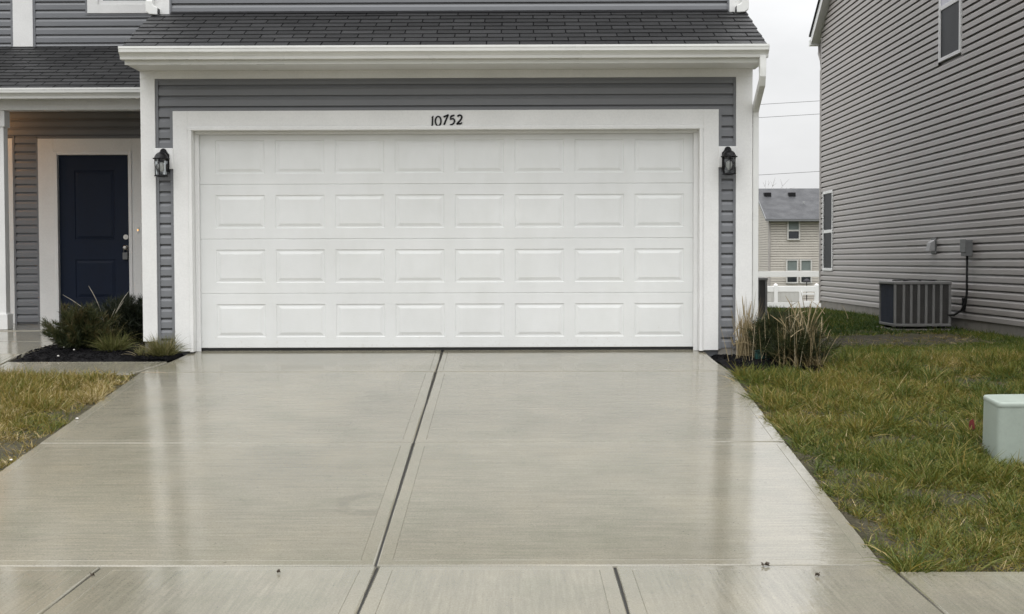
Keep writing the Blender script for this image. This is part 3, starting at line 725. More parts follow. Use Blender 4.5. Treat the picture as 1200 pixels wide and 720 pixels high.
# ------------------------------------------------------------------ NEIGHBOUR HOUSE
NX=6.7; NYB=13.72; NYF=-1.6
nb=thing('house',(NX,6,0),'taupe sided house at right with an air conditioner against its wall','house')
def zr(y): # rake height at wall
    ym=(NYB+NYF)/2; return 5.36+.66*(NYB-y) if y>ym else 5.36+.66*(y-NYF)
mb=MB(); mb.box(NX+.02,NX+9.5,NYF,NYB,-.3,5.36)
ym=(NYB+NYF)/2; mb.prism([(NYF,5.36),(NYB,5.36),(ym,zr(ym))],'x',NX+.02,NX+9.5); mb.build('wall','siding2',nb)
mb=MB()
z=.06
holes=[(12.66,13.50,.62,2.21),(5.30,6.30,3.62,5.12)]
zz=.06
while zz<zr(ym)-.05:
    z1=zz+PITCH
    if zz<5.36: y0,y1=NYF,NYB-.02
    else:
        dy=(zz-5.36)/.66; y0,y1=NYF+dy,NYB-dy
    cuts=[(h0,h1) for h0,h1,a,b in holes if a<zz+.05<b]
    segs=[(y0,y1)]
    for h0,h1 in cuts:
        segs=[q for s0,s1 in segs for q in ((s0,min(s1,h0)),(max(s0,h1),s1)) if q[1]-q[0]>.01]
    for s0,s1 in segs: siding(mb,'y',s0,s1,zz,z1,NX,-1,zz,depth=.026)
    zz=z1
mb.build('siding','siding2',nb)
mb=MB(); mb.box(NX-.012,NX+.019,NYF,NYB-.03,-.4,.058); mb.build('foundation','foundation',nb)
mb=MB(); mb.box(NX-.026,NX+.06,NYB-.035,NYB+.02,.05,5.36); mb.build('corner_post','siding2',nb)
mb=MB()
def rake(mb,x0,x1,off0,off1,ext):
    for sg,ye in((1,NYB),(-1,NYF)):
        yo=ye+sg*ext; zo=5.36-.66*ext
        mb.hexa([(x0,yo,zo+off0),(x1,yo,zo+off0),(x1,ym,zr(ym)+off0),(x0,ym,zr(ym)+off0),(x0,yo,zo+off1),(x1,yo,zo+off1),(x1,ym,zr(ym)+off1),(x0,ym,zr(ym)+off1)])
rake(mb,NX-.17,NX-.15,-.02,.17,.28); rake(mb,NX-.15,NX-.0,-.02,-.005,.28); mb.build('rake_board','white',nb)
mb=MB(); rake(mb,NX-.20,NX+9.7,.172,.205,.34); mb.t=[.5]*len(mb.t); mb.build('roof','shingle',nb,tint=True)
mb=MB(); 
mb.box(NX-.19,NX+9.6,NYB+.27,NYB+.385,5.13,5.25); mb.build('gutter','gutter',nb,.006)
mb=MB(); mb.tube([(NX+.02,NYB+.32,5.14),(NX+.0,NYB+.28,5.0),(NX+.0,NYB+.06,4.8),(NX+.0,NYB+.06,4.6),(NX+.0,NYB+.06,.0)],.03,rect=(.06,.08)); mb.build('downspout','siding2',nb)
def side_window(y0,y1,z0,z1,zm,lower,upper):
    f=MB(); X=NX
    f.box(X-.036,X+.002,y0,y0+.05,z0,z1); f.box(X-.036,X+.002,y1-.05,y1,z0,z1); f.box(X-.036,X+.002,y0+.05,y1-.05,z0,z0+.05); f.box(X-.036,X+.002,y0+.05,y1-.05,z1-.05,z1)
    f.box(X-.026,X+.002,y0+.05,y1-.05,zm-.03,zm+.03)
    o=f.build('window','white',nb,.003)
    g=MB(); g.box(X-.014,X-.008,y0+.05,y1-.05,z0+.05,zm-.03); g.build('pane',lower,o)
    g=MB(); g.box(X-.018,X-.012,y0+.05,y1-.05,zm+.03,z1-.05); g.build('pane',upper,o)
side_window(12.68,13.50,.65,2.19,1.41,'screen','screen')
side_window(5.33,6.27,3.65,5.09,4.40,'screen','blind')

# vent hood
v=thing('vent_hood',(NX-.02,6.45,1.06),'small grey vent hood on taupe wall, left of the electrical box','vent hood')
mb=MB(); mb.box(NX-.034,NX-.0195,6.31,6.55,.94,1.17); mb.build('back_plate','boxgrey',v,.004)
mb=MB(); mb.hexa([(NX-.12,6.35,.98),(NX-.035,6.35,.98),(NX-.035,6.51,.98),(NX-.12,6.51,.98),(NX-.10,6.35,1.10),(NX-.035,6.35,1.14),(NX-.035,6.51,1.14),(NX-.10,6.51,1.10)]); mb.build('hood','ventgrey',v,.004)
# electrical disconnect
e=thing('disconnect_box',(NX-.05,4.87,.92),'grey electrical box with black cable on the taupe wall','electrical box')
mb=MB(); mb.box(NX-.115,NX-.0195,4.78,4.98,.90,1.115); mb.build('box','boxgrey',e,.006)
mb=MB(); mb.box(NX-.125,NX-.116,4.77,4.99,.95,1.125); mb.build('lid','boxgrey',e,.003)
mb=MB(); mb.tube([(NX-.07,4.86,.90),(NX-.07,4.86,.6),(NX-.07,4.86,.40),(NX-.07,4.90,.28),(NX-.10,4.98,.18),(NX-.15,5.12,.11),(NX-.22,5.3,.10)],.016,8); mb.build('conduit','rubber',e)
mb=MB(); mb.box(NX-.06,NX-.0195,5.03,5.09,.16,.34); mb.build('bracket','black',e,.003)

# ------------------------------------------------------------------ AIR CONDITIONERS
def air_con():
    o=thing('air_conditioner',(0,0,0),'','air conditioner','grey air conditioners beside the houses')
    W=.77; Dp=.76; H=.66; z0=.06
    mb=MB(); mb.box(-W/2-.04,W/2+.04,-Dp/2-.04,Dp/2+.04,-.06,.012); mb.build('pad','foundation',o,.006)
    for sx in(-1,1):
        for sy in(-1,1): mb=MB(); mb.box(sx*.28-.04,sx*.28+.04,sy*.28-.04,sy*.28+.04,.012,.05); mb.build('foot','rubber',o)
    mb=MB(); mb.box(-W/2,W/2,-Dp/2,Dp/2,.05,.085); mb.build('base_pan','acbody',o,.006)
    w=.032
    for sx in(-1,1):
        for sy in(-1,1):
            a,b=sorted((sx*W/2,sx*(W/2-w))); c,d=sorted((sy*Dp/2,sy*(Dp/2-w))); mb=MB(); mb.box(a,b,c,d,.085,H-.045); mb.build('corner_post','acbody',o,.005)
    n=7; pit=(W-2*w)/n
    for i in range(1,n):
        x=-W/2+w+i*pit
        for sy in(-1,1): c,d=sorted((sy*(Dp/2-.002),sy*(Dp/2-.03))); mb=MB(); mb.box(x-.018,x+.018,c,d,.085,H-.045); mb.build('rib','acbody',o,.005)
    pd=(Dp-2*w)/12
    mb=MB(); q=.026
    mb.box(-W/2+q,W/2-q,-Dp/2+q,Dp/2-q,.085,H-.045)
    zz=.10
    for i in range(1,12):
        y=-Dp/2+w+i*pd
        for sx in(-1,1): c,d=sorted((sx*(W/2-.006),sx*(W/2-q-.004))); mb.box(c,d,y-.006,y+.006,.086,H-.046,1)
    while zz<H-.06:
        mb.box(-W/2+q-.008,W/2-q+.008,-Dp/2+q-.010,Dp/2-q+.010,zz,zz+.006); zz+=.022
    mb.build('louvre_panel',['acdark','accoil'],o)
    mb=MB(); mb.box(-W/2-.006,W/2+.006,-Dp/2-.006,Dp/2+.006,H-.045,H-.004); mb.build('top_cover','acbody',o,.008)
    mb=MB()
    for r in (.06,.12,.18,.24,.29): mb.tube([(r*math.cos(a),r*math.sin(a),H+.012) for a in [2*math.pi*i/28 for i in range(29)]],.004,5)
    for k in range(8): a=k*math.pi/4; mb.tube([(.03*math.cos(a),.03*math.sin(a),H+.012),(.31*math.cos(a),.31*math.sin(a),H+.002)],.004,5)
    mb.build('fan_grille','black',o)
    return o
ac=air_con(); ac.location=(6.15,5.58,-.095); ac['label']='grey louvred air conditioner on the grass against the taupe house'
ac2=copy_tree(ac); ac2.location=(3.85,6.55,-.05); ac2['label']='dark grey air conditioner half hidden behind the white garage corner'
mb=MB(); mb.tube([(6.06,6.05,.36),(6.0,6.12,.37),(5.93,6.10,.33),(5.90,6.06,.35)],.02,8); 
pp=mb.build('refrigerant_pipe','rubber',ac)
pp.location=(0,0,0)

# ------------------------------------------------------------------ UTILITY PEDESTAL, FLAG, BITS
pe=thing('utility_pedestal',(4.2,-3.75,-.5),'pale green utility pedestal box standing in the long grass','utility box')
def rquad(q,r,n=5):
    out=[]
    k=len(q)
    for i in range(k):
        p=Vector(q[i]); a=(Vector(q[i-1])-p).normalized(); b=(Vector(q[(i+1)%k])-p).normalized()
        for j in range(n+1):
            t=j/n; out.append(tuple(p+a*r*(1-t)**2+b*r*t*t))
    return out
def loft(mb,rings,mi=0):
    base=len(mb.v); k=len(rings[0])
    for r in rings: mb.v+=[tuple(p) for p in r]
    for i in range(len(rings)-1):
        for j in range(k): mb.face((base+i*k+j,base+i*k+(j+1)%k,base+(i+1)*k+(j+1)%k,base+(i+1)*k+j),mi,sm=True)
    mb.face([base+(len(rings)-1)*k+j for j in range(k)],mi)
top=[(3.885,-4.04),(4.52,-4.03),(4.50,-3.44),(3.965,-3.49)]
cxp=sum(p[0] for p in top)/4; cyp=sum(p[1] for p in top)/4
def ringp(sc,z,r=.06): return [(cxp+(x-cxp)*sc,cyp+(y-cyp)*sc,z) for x,y in rquad(top,r)]
mb=MB(); loft(mb,[ringp(1.03,-.62),ringp(1.0,-.135),ringp(1.0,-.13)]); mb.build('cabinet','pedestal',pe)
mb=MB(); loft(mb,[ringp(1.005,-.132),ringp(1.012,-.125),ringp(1.008,-.106),ringp(.985,-.098),ringp(.93,-.097)]); mb.build('lid','pedestal',pe)
fl=thing('marker_flag',(3.98,-3.2,float(gz(3.98,-3.2))),'tiny red marker flag in the grass beside the green utility box','marker flag')
zf=float(gz(3.98,-3.2)); mb=MB(); mb.tube([(3.98,-3.2,zf-.05),(3.985,-3.2,zf+.10)],.0025,6); mb.build('wire','boxgrey',fl)
mb=MB(); mb.hexa([(3.958,-3.21,zf+.03),(4.012,-3.225,zf+.04),(4.012,-3.222,zf+.04),(3.958,-3.207,zf+.03),(3.972,-3.21,zf+.10),(3.995,-3.215,zf+.115),(3.995,-3.212,zf+.115),(3.972,-3.207,zf+.10)]); mb.build('flag','red',fl)
# green plastic valve box at the right bed
vb=thing('valve_box',(2.96,-.42,zR(2.96,-.42)),'small dark green plastic box low in the right mulch bed','valve box')
zv=zR(2.96,-.42); mb=MB(); mb.box(2.90,3.03,-.48,-.36,zv-.03,zv+.065); mb.build('body','teal',vb,.01)
mb=MB(); mb.box(2.892,3.038,-.488,-.352,zv+.067,zv+.082); mb.build('lid','teal',vb,.006)
# pebbles and leaves
def pebble(x,y,z,r,label,grp):
    mb=MB(); mb.lathe([(0,-.5*r),(r*.8,-.35*r),(r,0),(r*.75,.4*r),(0,.55*r)],(x,y,z),7,rot=random.random()); o=mb.build('pebble','stone'); tag(o,label,'pebble',grp); return o
pebble(-3.66,-.28,zL(-3.66,-.28)+.02,.012,'white pebble on black mulch nearest the walkway','white pebbles on the mulch')
pebble(-3.62,.05,zL(-3.62,.05)+.022,.010,'white pebble on black mulch below the left shrub','white pebbles on the mulch')
pebble(-3.80,.30,zL(-3.80,.30)+.02,.010,'white pebble on black mulch, farthest from the walkway','white pebbles on the mulch')
pebble(-2.67,-2.75,dz(-2.75)+.008,.012,'white pebble on the left driveway edge beside the bare soil','white pebbles on the driveway edge')
pebble(-2.72,-3.95,dz(-3.95)+.008,.012,'white pebble on the left driveway edge at the photo border','white pebbles on the driveway edge')
def leaf(x,y,z,s,a,label):
    mb=MB(); n=7; top_=[]
    c=Vector((x,y,z+.006))
    pts=[]
    for i in range(n*2):
        t=2*math.pi*i/(2*n); r=s*(1.0 if i%2 else .6)*(1+.3*math.cos(t-a)); pts.append((x+r*math.cos(t)*1.4,y+r*math.sin(t),z+.004+.02*math.sin(t*1.5+a)**2))
    b=len(mb.v); k=len(pts); mb.v+=pts+[(p[0],p[1],p[2]-.002) for p in pts]+[(x,y,z+.012),(x,y,z+.010)]
    for i in range(k):
        j=(i+1)%k; mb.face((b+i,b+j,b+2*k)); mb.face((b+k+j,b+k+i,b+2*k+1)); mb.face((b+i,b+k+i,b+k+j,b+j))
    o=mb.build('fallen_leaf','leafdry'); tag(o,label,'leaf','dark leaves on the wet concrete'); return o
leaf(1.965,-6.06,PS(0,-6.06),.018,.3,'dark wet leaf on the joint at the driveway foot')
leaf(2.19,-6.27,PS(0,-6.27),.010,1.2,'dark leaf on the sidewalk just below the driveway, at right')
leaf(-.515,-6.19,PS(0,-6.19),.007,2.2,'dark leaf on the sidewalk left of the centre joint')
leaf(-1.44,-6.25,PS(0,-6.25),.009,2.9,'dark leaf on the left sidewalk joint')

# ------------------------------------------------------------------ BACKGROUND
def rail(mb,x0,x1,y,z0,z1,t=.04): mb.box(x0,x1,y-t/2,y+t/2,z0,z1)
nf=thing('rail_fence',(4.9,24,-.5),'white two rail fence joining the taupe house corner','fence')
mb=MB(); rail(mb,-12,11,24,.397,.552); mb.build('rail','fvinyl',nf,.004)
mb=MB(); rail(mb,-12,11,24,-.451,-.295); mb.build('rail','fvinyl',nf,.004)
for x in(-12.06,-9.5,-7,-4.5,-2,.5,3.14,11.06): 
    mb=MB(); mb.box(x-.06,x+.06,23.93,24.07,-.8,.66); mb.build('post','fvinyl',nf,.004)
ff=thing('panel_fence',(10,32,-.7),'low white panelled fence with capped posts in the back yards','fence')
gf=float(gz(10,32))
mb=MB(); rail(mb,6.5,14,32,-.20,-.005,.06); mb.build('rail','fvinyl',ff,.01)
mb=MB(); rail(mb,6.5,10.08,32,-.53,-.205,.03)
for x in np.arange(6.6,10.0,.15): mb.box(x,x+.01,31.975,31.984,-.53,-.21)
mb.build('panel','fpanel',ff)
mb=MB(); rail(mb,10.12,14,32,-.30,-.235,.05); rail(mb,10.12,14,32,-.56,-.50,.05); mb.build('rail','fvinyl',ff,.005)
for x in(7.9,9.283,10.12,10.652,12.0,13.4):
    mb=MB(); mb.box(x-.06,x+.06,31.93,32.07,gf-.2,.02 if x!=10.12 else -.206); p=mb.build('post','fvinyl',ff,.005)
    if x!=10.12:
        mb=MB(); mb.lathe([(.085,.021),(.085,.035),(.03,.075),(0,.08)],(x,32,0),4,sm=False,rot=math.pi/4); mb.build('post_cap','fvinyl',p)
# distant house
fh=thing('house',(21.5,83,-1.8),'small beige house with grey roof far behind the fences','house')
X0,X1,Y0,Y1=17.77,26.5,79.0,87.6; zb=-2.1; ze=3.72; zt=5.9; ymid=(Y0+Y1)/2
mb=MB(); mb.box(X0+.05,X1,Y0+.05,Y1,zb,ze+.1); mb.prism([(Y0+.05,ze+.1),(Y1,ze+.1),(ymid,zt-.1)],'x',X0+.05,X1); mb.build('wall','siding3',fh)
mb=MB(); siding(mb,'x',X0+.1,X1,zb,ze,Y0+.04,-1,zb,depth=.009,pitch=.17); siding(mb,'y',Y0+.1,Y1,zb,ze,X0+.04,-1,zb,depth=.009,pitch=.17)
z=ze
while z<zt-.2:
    dy=(z-ze)/(zt-ze)*(ymid-Y0); siding(mb,'y',Y0+.1+dy,Y1-.1-dy,z,z+.17,X0+.04,-1,z,depth=.009,pitch=.17); z+=.17
mb.build('siding','siding3',fh)
mb=MB(); mb.box(X0-.02,X0+.12,Y0-.02,Y0+.12,zb,ze); mb.build('corner_board','siding2',fh)
mb=MB()
for sg in(1,-1):
    yo=ymid-sg*(ymid-Y0+.4); zo=ze-.15
    mb.hexa([(X0-.25,yo,zo),(X1+.3,yo,zo),(X1+.3,ymid,zt),(X0-.25,ymid,zt),(X0-.25,yo,zo+.1),(X1+.3,yo,zo+.1),(X1+.3,ymid,zt+.1),(X0-.25,ymid,zt+.1)],t=.5)
mb.build('roof','shingle2',fh,tint=True)
mb=MB(); mb.box(X0-.25,X1+.3,Y0-.52,Y0-.40,ze-.20,ze-.08); mb.build('gutter','boxgrey',fh)
mb=MB(); 
mb.hexa([(X0-.3,Y0-.4,ze-.16),(X0-.252,Y0-.4,ze-.16),(X0-.252,ymid,zt-.04),(X0-.3,ymid,zt-.04),(X0-.3,Y0-.4,ze-.02),(X0-.252,Y0-.4,ze-.02),(X0-.252,ymid,zt+.12),(X0-.3,ymid,zt+.12)]); mb.build('rake_board','boxgrey',fh)
for x in(18.26,19.98):
    mb=MB(); mb.box(x-.24,x+.24,82.0,82.5,5.35,5.66); mb.build('roof_vent','black',fh,.03)
mb=MB(); mb.tube([(20.56,80.9,4.3),(20.56,80.9,5.0)],.06,8); mb.build('vent_pipe','boxgrey',fh)
def fwin(x0,x1,z0,z1,zm):
    f=MB(); y=Y0-.02
    for b in((x0,x0+.09,z0,z1),(x1-.09,x1,z0,z1),(x0+.09,x1-.09,z0,z0+.09),(x0+.09,x1-.09,z1-.09,z1),(x0+.09,x1-.09,zm-.05,zm+.05)): f.box(b[0],b[1],y-.06,y+.06,b[2],b[3])
    o=f.build('window','fpanel',fh); g=MB(); g.box(x0+.09,x1-.09,y,y+.03,z0+.09,zm-.05); g.build('pane','glass',o)
    g=MB(); g.box(x0+.09,x1-.09,y-.005,y+.025,zm+.05,z1-.09); g.build('pane','curtain',o)
fwin(19.02,19.90,2.25,3.66,2.90); fwin(18.95,19.78,-.72,.93,.12); fwin(19.90,20.72,-.72,.93,.12)
um=thing('patio_umbrella',(19.95,77,-1.9),'small dark garden umbrella in front of the beige house','umbrella')
gu=float(gz(19.95,77))
mb=MB(); mb.tube([(19.95,77,gu),(19.95,77,-.30)],.03,6); mb.build('pole','black',um)
mb=MB(); mb.lathe([(.26,-.62),(.30,-.60),(.16,-.42),(0,-.34)],(19.95,77,0),8); mb.build('canopy','umbrella',um)
# utility poles and cables
gp=float(gz(0,150))
for x,lbl in((-34,'wooden utility pole hidden behind the numbered house'),(95,'wooden utility pole hidden behind the taupe house')):
    zt_=16.2+(x+34)*.0525+1.4; p=thing('utility_pole',(x,150,gp),lbl,'utility pole')
    mb=MB(); mb.tube([(x,150,gp-.5),(x,150,zt_+.6)],[.2,.14],10); mb.build('pole','wood',p)
    mb=MB(); mb.box(x-.06,x+.06,148.8,151.2,zt_-.1,zt_+.08); mb.build('cross_arm','wood',p)
for k,(za,lbl) in enumerate(((19.78,'thin power cable across the sky, highest of the three'),(18.04,'thin power cable across the sky, middle of the three'),(11.2,'thin power cable across the sky, lowest, above the beige house'))):
    y=150+(.8,-.8,0)[k]; mb=MB(); pts=[]
    for i in range(41):
        t=i/40; x=-34+129*t; sag=-2.0*4*t*(1-t)
        s0=-2.0*4*(.53)*(.47); z=za+(x-29.5)*.055+(sag-s0)*.6
        pts.append((x,y,z))
    mb.tube(pts,.028,5); tag(mb.build('power_cable','wire'),lbl,'power cable','power cables across the sky')
# bare tree behind the distant house
bt=thing('bare_tree',(20.2,104,float(gz(20,104))),'leafless tree top showing above the beige house roof','tree')
def bare_tree(base,h):
    random.seed(3); tr=MB(); cr=MB()
    def grow(mb,p,d,l,r,lev):
        pts=[p]; 
        for i in range(3):
            d=(d+Vector((random.gauss(0,.14),random.gauss(0,.14),random.gauss(.04,.08)))).normalized(); p=p+d*(l/3); pts.append(p)
        mb.tube(pts,[r,r*.85,r*.7,r*.5],5 if lev else 8)
        if lev<5:
            for _ in range(3 if lev<4 else 2):
                nd=(d+Vector((random.gauss(0,.5),random.gauss(0,.5),random.gauss(.1,.3)))).normalized(); grow(cr,p,nd,l*random.uniform(.6,.78),max(r*.52,.012),lev+1)
    grow(tr,Vector(base),Vector((0,0,1)),h*.36,.16,0); tr.build('trunk','bark',bt); cr.build('crown','bark',bt)
bare_tree((20.2,104,float(gz(20,104))-.1),10.2)
random.seed(21)

# ------------------------------------------------------------------ PLANTS
def fan(n,c,r,spread,L,Lv,up=1.0):
    """n blades radiating from a clump"""
    a=rng.uniform(0,2*np.pi,n); rr=r*np.sqrt(rng.uniform(0,1,n))
    Pp=np.stack([c[0]+rr*np.cos(a),c[1]+rr*np.sin(a),np.full(n,c[2])],-1)
    s=np.abs(rng.normal(0,spread,n))+.05; a2=a+rng.normal(0,.5,n)
    D=np.stack([np.cos(a2)*s,np.sin(a2)*s,np.full(n,up)],-1)
    return Pp,D,L*(1+rng.normal(0,Lv,n)).clip(.35,1.6)
def shrub(root,name,c,rx,ry,h,nb,per,matn,L=.055,tint0=.45):
    """juniper like shrub: many arching shoots, each clothed in short needles"""
    PP=[];DD=[];TT=[]
    for i in range(nb):
        a=rng.uniform(0,2*np.pi); el=rng.uniform(.25,1.45); k=rng.uniform(.55,1.0)
        tip=np.array([rx*math.cos(a)*math.cos(el)*k,ry*math.sin(a)*math.cos(el)*k,h*(.15+.85*math.sin(el))*k])
        b0=np.array([c[0]+.15*rx*rng.normal(),c[1]+.15*ry*rng.normal(),c[2]])
        t=rng.uniform(.12,1,per)**.75
        arch=np.stack([tip[0]*t,tip[1]*t,tip[2]*(1.25*t-.25*t*t)],-1)+b0
        arch+=rng.normal(0,.012,arch.shape)
        d=tip/np.linalg.norm(tip); D=d+rng.normal(0,.55,(per,3)); D[:,2]+=.2
        PP.append(arch);DD.append(D);TT.append(np.clip(tint0+.38*(t-.6)+rng.normal(0,.14,per)+rng.normal(0,.08),0,1))
    Pp=np.concatenate(PP);D=np.concatenate(DD);T=np.concatenate(TT); n=len(Pp)
    return blades(name,Pp,D,rng.uniform(.5,1.2,n)*L,.0052,T,.1,matn,root,2)
def seedstalks(root,c,lst,matn='reed'):
    mb=MB()
    for dx,dy,hh,r in lst:
        pts=[(c[0]+dx*t*t*.9+dx*.1*t,c[1]+dy*t,c[2]+hh*(t-.12*t*t)) for t in [i/8 for i in range(9)]]
        mb.tube(pts,[r]*6+[r*1.9,r*1.7,r*.5],5)
    mb.build('seed_stalk',matn,root,tint=True)
z=zL(-3.66,.35)
s1=thing('juniper_shrub',(-3.66,.35,z),'rounded brown green juniper shrub in front of the blue front door','shrub')
shrub(s1,'foliage',(-3.66,.35,z-.02),.38,.34,.46,110,170,'juniper',.085,.64)
z=zL(-3.3,1.0)
s2=thing('dark_shrub',(-3.34,1.0,z),'dark shrub in the shade between front door and garage corner','shrub')
shrub(s2,'foliage',(-3.36,1.0,z-.02),.46,.42,.50,170,140,'dark',.085,.5)
z=zL(-3.27,.18)
s3=thing('grass_tuft',(-3.27,.18,z),'low olive grass tuft between the juniper and the garage corner','ornamental grass','low grass tufts in the left bed')
Pp,D,L=fan(520,(-3.27,.18,z-.01),.10,.75,.26,.25); blades('blades',Pp,D,L,.0045,np.clip(rng.normal(.42,.2,520),0,1),.35,'sedge',s3)
z=zL(-2.74,-.15)
s4=thing('grass_tuft',(-2.72,-.16,z),'pale grass tuft at the left foot of the garage door frame','ornamental grass','low grass tufts in the left bed')
Pp,D,L=fan(560,(-2.70,-.17,z-.01),.09,.65,.27,.25); blades('blades',Pp,D,L,.0045,np.clip(rng.normal(.58,.2,560),0,1),.35,'sedge',s4)
Pp,D,L=fan(160,(-2.88,-.15,z-.01),.07,.9,.15,.25); blades('dry_blades',Pp,D,L,.004,np.clip(rng.normal(.7,.2,160),0,1),.4,'sedge',s4)
# tall seed stalks rising from the left shrubs
s5=thing('seed_grass',(-3.42,.45,zL(-3.42,.45)),'thin pale seed stalks rising above the left shrubs','ornamental grass')
zz=zL(-3.42,.45)
M['palestalk']=mat('pale_stalk',(.25,.23,.18),.6,.15,8.0)
seedstalks(s5,(-3.42,.45,zz),[(-.18,0,.70,.0022),(-.44,.0,.60,.002),(-.36,-.1,.46,.002),(.17,.0,.52,.0022),(.10,-.05,.44,.002),(.2,.1,.64,.0022)],'palestalk')
Pp,D,L=fan(90,(-3.42,.45,zz),.05,.5,.34,.3); blades('blades',Pp,D,L,.004,np.clip(rng.normal(.6,.2,90),0,1),.3,'sedge',s5)
# right bed : two clumps of dry reed grass, a dark juniper
def reed(root,c,n,h,spread,rx,bend=(0,0),w=.0065):
    a=rng.uniform(0,2*np.pi,n); rr=np.sqrt(rng.uniform(0,1,n))
    Pp=np.stack([c[0]+rx*rr*np.cos(a),c[1]+rx*.8*rr*np.sin(a),np.full(n,c[2]-.02)],-1)
    D=np.stack([rng.normal(bend[0],spread,n),rng.normal(bend[1],spread,n),np.ones(n)],-1)
    L=h*rng.uniform(.45,1.05,n)
    blades('blades',Pp,D,L,w,np.clip(rng.normal(.55,.25,n),0,1),rng.uniform(-.02,.28,n),'reed',root,5)
z=zR(2.86,-.13)
r1=thing('reed_grass',(2.86,-.13,z),'dry tan reed grass against the white corner board','ornamental grass','dry reed grass clumps in the right bed')
reed(r1,(2.85,-.17,z),105,.66,.17,.07,(.08,-.03),.009)
n=150; reedb=np.stack([rng.normal(2.88,.06,n),rng.normal(-.14,.04,n),z+rng.uniform(.05,.28,n)],-1); Db=np.stack([rng.normal(.45,.3,n),rng.normal(-.1,.2,n),rng.uniform(.2,1,n)],-1)
blades('bent_blades',reedb,Db,rng.uniform(.2,.42,n),.009,np.clip(rng.normal(.6,.22,n),0,1),rng.uniform(.3,1.0,n),'reed',r1,5)
seedstalks(r1,(2.86,-.13,z),[(.06,0,.60,.003),(-.03,0,.66,.003),(.02,.05,.5,.003),(.30,.0,.38,.003)])
zz=zR(3.3,-.78)
r2=thing('reed_grass',(3.3,-.78,zz),'tall dry tan reed grass right of the dark juniper','ornamental grass','dry reed grass clumps in the right bed')
reed(r2,(3.24,-.74,zz),38,.66,.09,.19,w=.0065); reed(r2,(3.37,-.78,zz),38,.58,.15,.08,w=.008); reed(r2,(3.20,-.66,zz),26,.68,.07,.12,w=.006)
shrub(r2,'foliage',(3.25,-.72,zz-.02),.31,.20,.43,120,120,'juniper',.085,.56)
n=46; q=np.stack([rng.normal(3.28,.13,n),rng.normal(-.76,.08,n),zz+rng.uniform(.22,.50,n)],-1); D=np.stack([rng.normal(.05,.35,n),rng.normal(-.1,.3,n),rng.uniform(.5,1,n)],-1)
blades('bent_blades',q,D,rng.uniform(.14,.34,n),.008,np.clip(rng.normal(.62,.25,n),0,1),rng.uniform(.1,.6,n),'reed',r2,5)
n=90; q=np.stack([rng.normal(3.28,.12,n),rng.normal(-.78,.08,n),np.full(n,zz)],-1); D=np.stack([rng.normal(0,.5,n),rng.normal(-.1,.4,n),np.ones(n)],-1)
blades('low_blades',q,D,rng.uniform(.15,.36,n),.008,np.clip(rng.normal(.12,.15,n),0,1),rng.uniform(.1,.6,n),'reed',r2,4)
seedstalks(r2,(3.3,-.75,zz),[(.06,0,.68,.003),(-.06,0,.66,.003),(.13,.0,.66,.003),(-.18,.0,.72,.003),(.19,.05,.6,.003),(-.30,.1,.52,.003)])
z3=zR(3.03,-.55)
j1=thing('juniper_shrub',(3.03,-.55,z3),'dark spreading juniper in the right bed beside the reed grass','shrub')
shrub(j1,'foliage',(3.13,-.42,z3-.02),.32,.32,.50,210,130,'juniper',.07,.40)
n=120; Pp=np.stack([rng.normal(3.03,.16,n),rng.normal(-.45,.12,n),np.full(n,z3)],-1); D=np.stack([rng.normal(0,.16,n),rng.normal(0,.1,n),np.ones(n)],-1)
blades('dry_blades',Pp,D,rng.uniform(.25,.55,n),.005,np.clip(rng.normal(.45,.25,n),0,1),.12,'reed',j1,4)

# ------------------------------------------------------------------ LAWN
def vnoise(x,y,s,seed=0):
    r=np.random.default_rng(seed); G=r.uniform(0,1,(64,64)); X=x*s+17; Y=y*s+29
    i=np.floor(X).astype(int); j=np.floor(Y).astype(int); u=X-i; v=Y-j; u=u*u*(3-2*u); v=v*v*(3-2*v)
    f=lambda a,b:G[a%64,b%64]
    return (f(i,j)*(1-u)+f(i+1,j)*u)*(1-v)+(f(i,j+1)*(1-u)+f(i+1,j+1)*u)*v
def allowed(x,y):
    edge=.025*np.sin(y*7)+.03*np.sin(y*17+2)
    ok=(x>2.615+edge)|(x<-2.74-edge)
    ok&=(y>-6.16+.03*np.sin(x*9))
    ok&=~((x<-2.6)&(y>-1.0)&(x>-5.6))
    ok&=~((x>2.5)&(x<3.42+.1*np.sin(y*6))&(y>-.98+.08*np.sin(x*9))&(y<.9))
    ok&=~((x>3.88)&(x<4.52)&(y>-4.03)&(y<-3.46))
    ok&=~((x>5.72)&(x<6.55)&(y>5.17)&(y<6.0)); ok&=(x<NX-.03)
    ok&=~((x>3.37)&(x<4.18)&(y>6.14)&(y<6.96)); ok&=~((x<2.96)&(x>-3)&(y>-.02))
    return ok
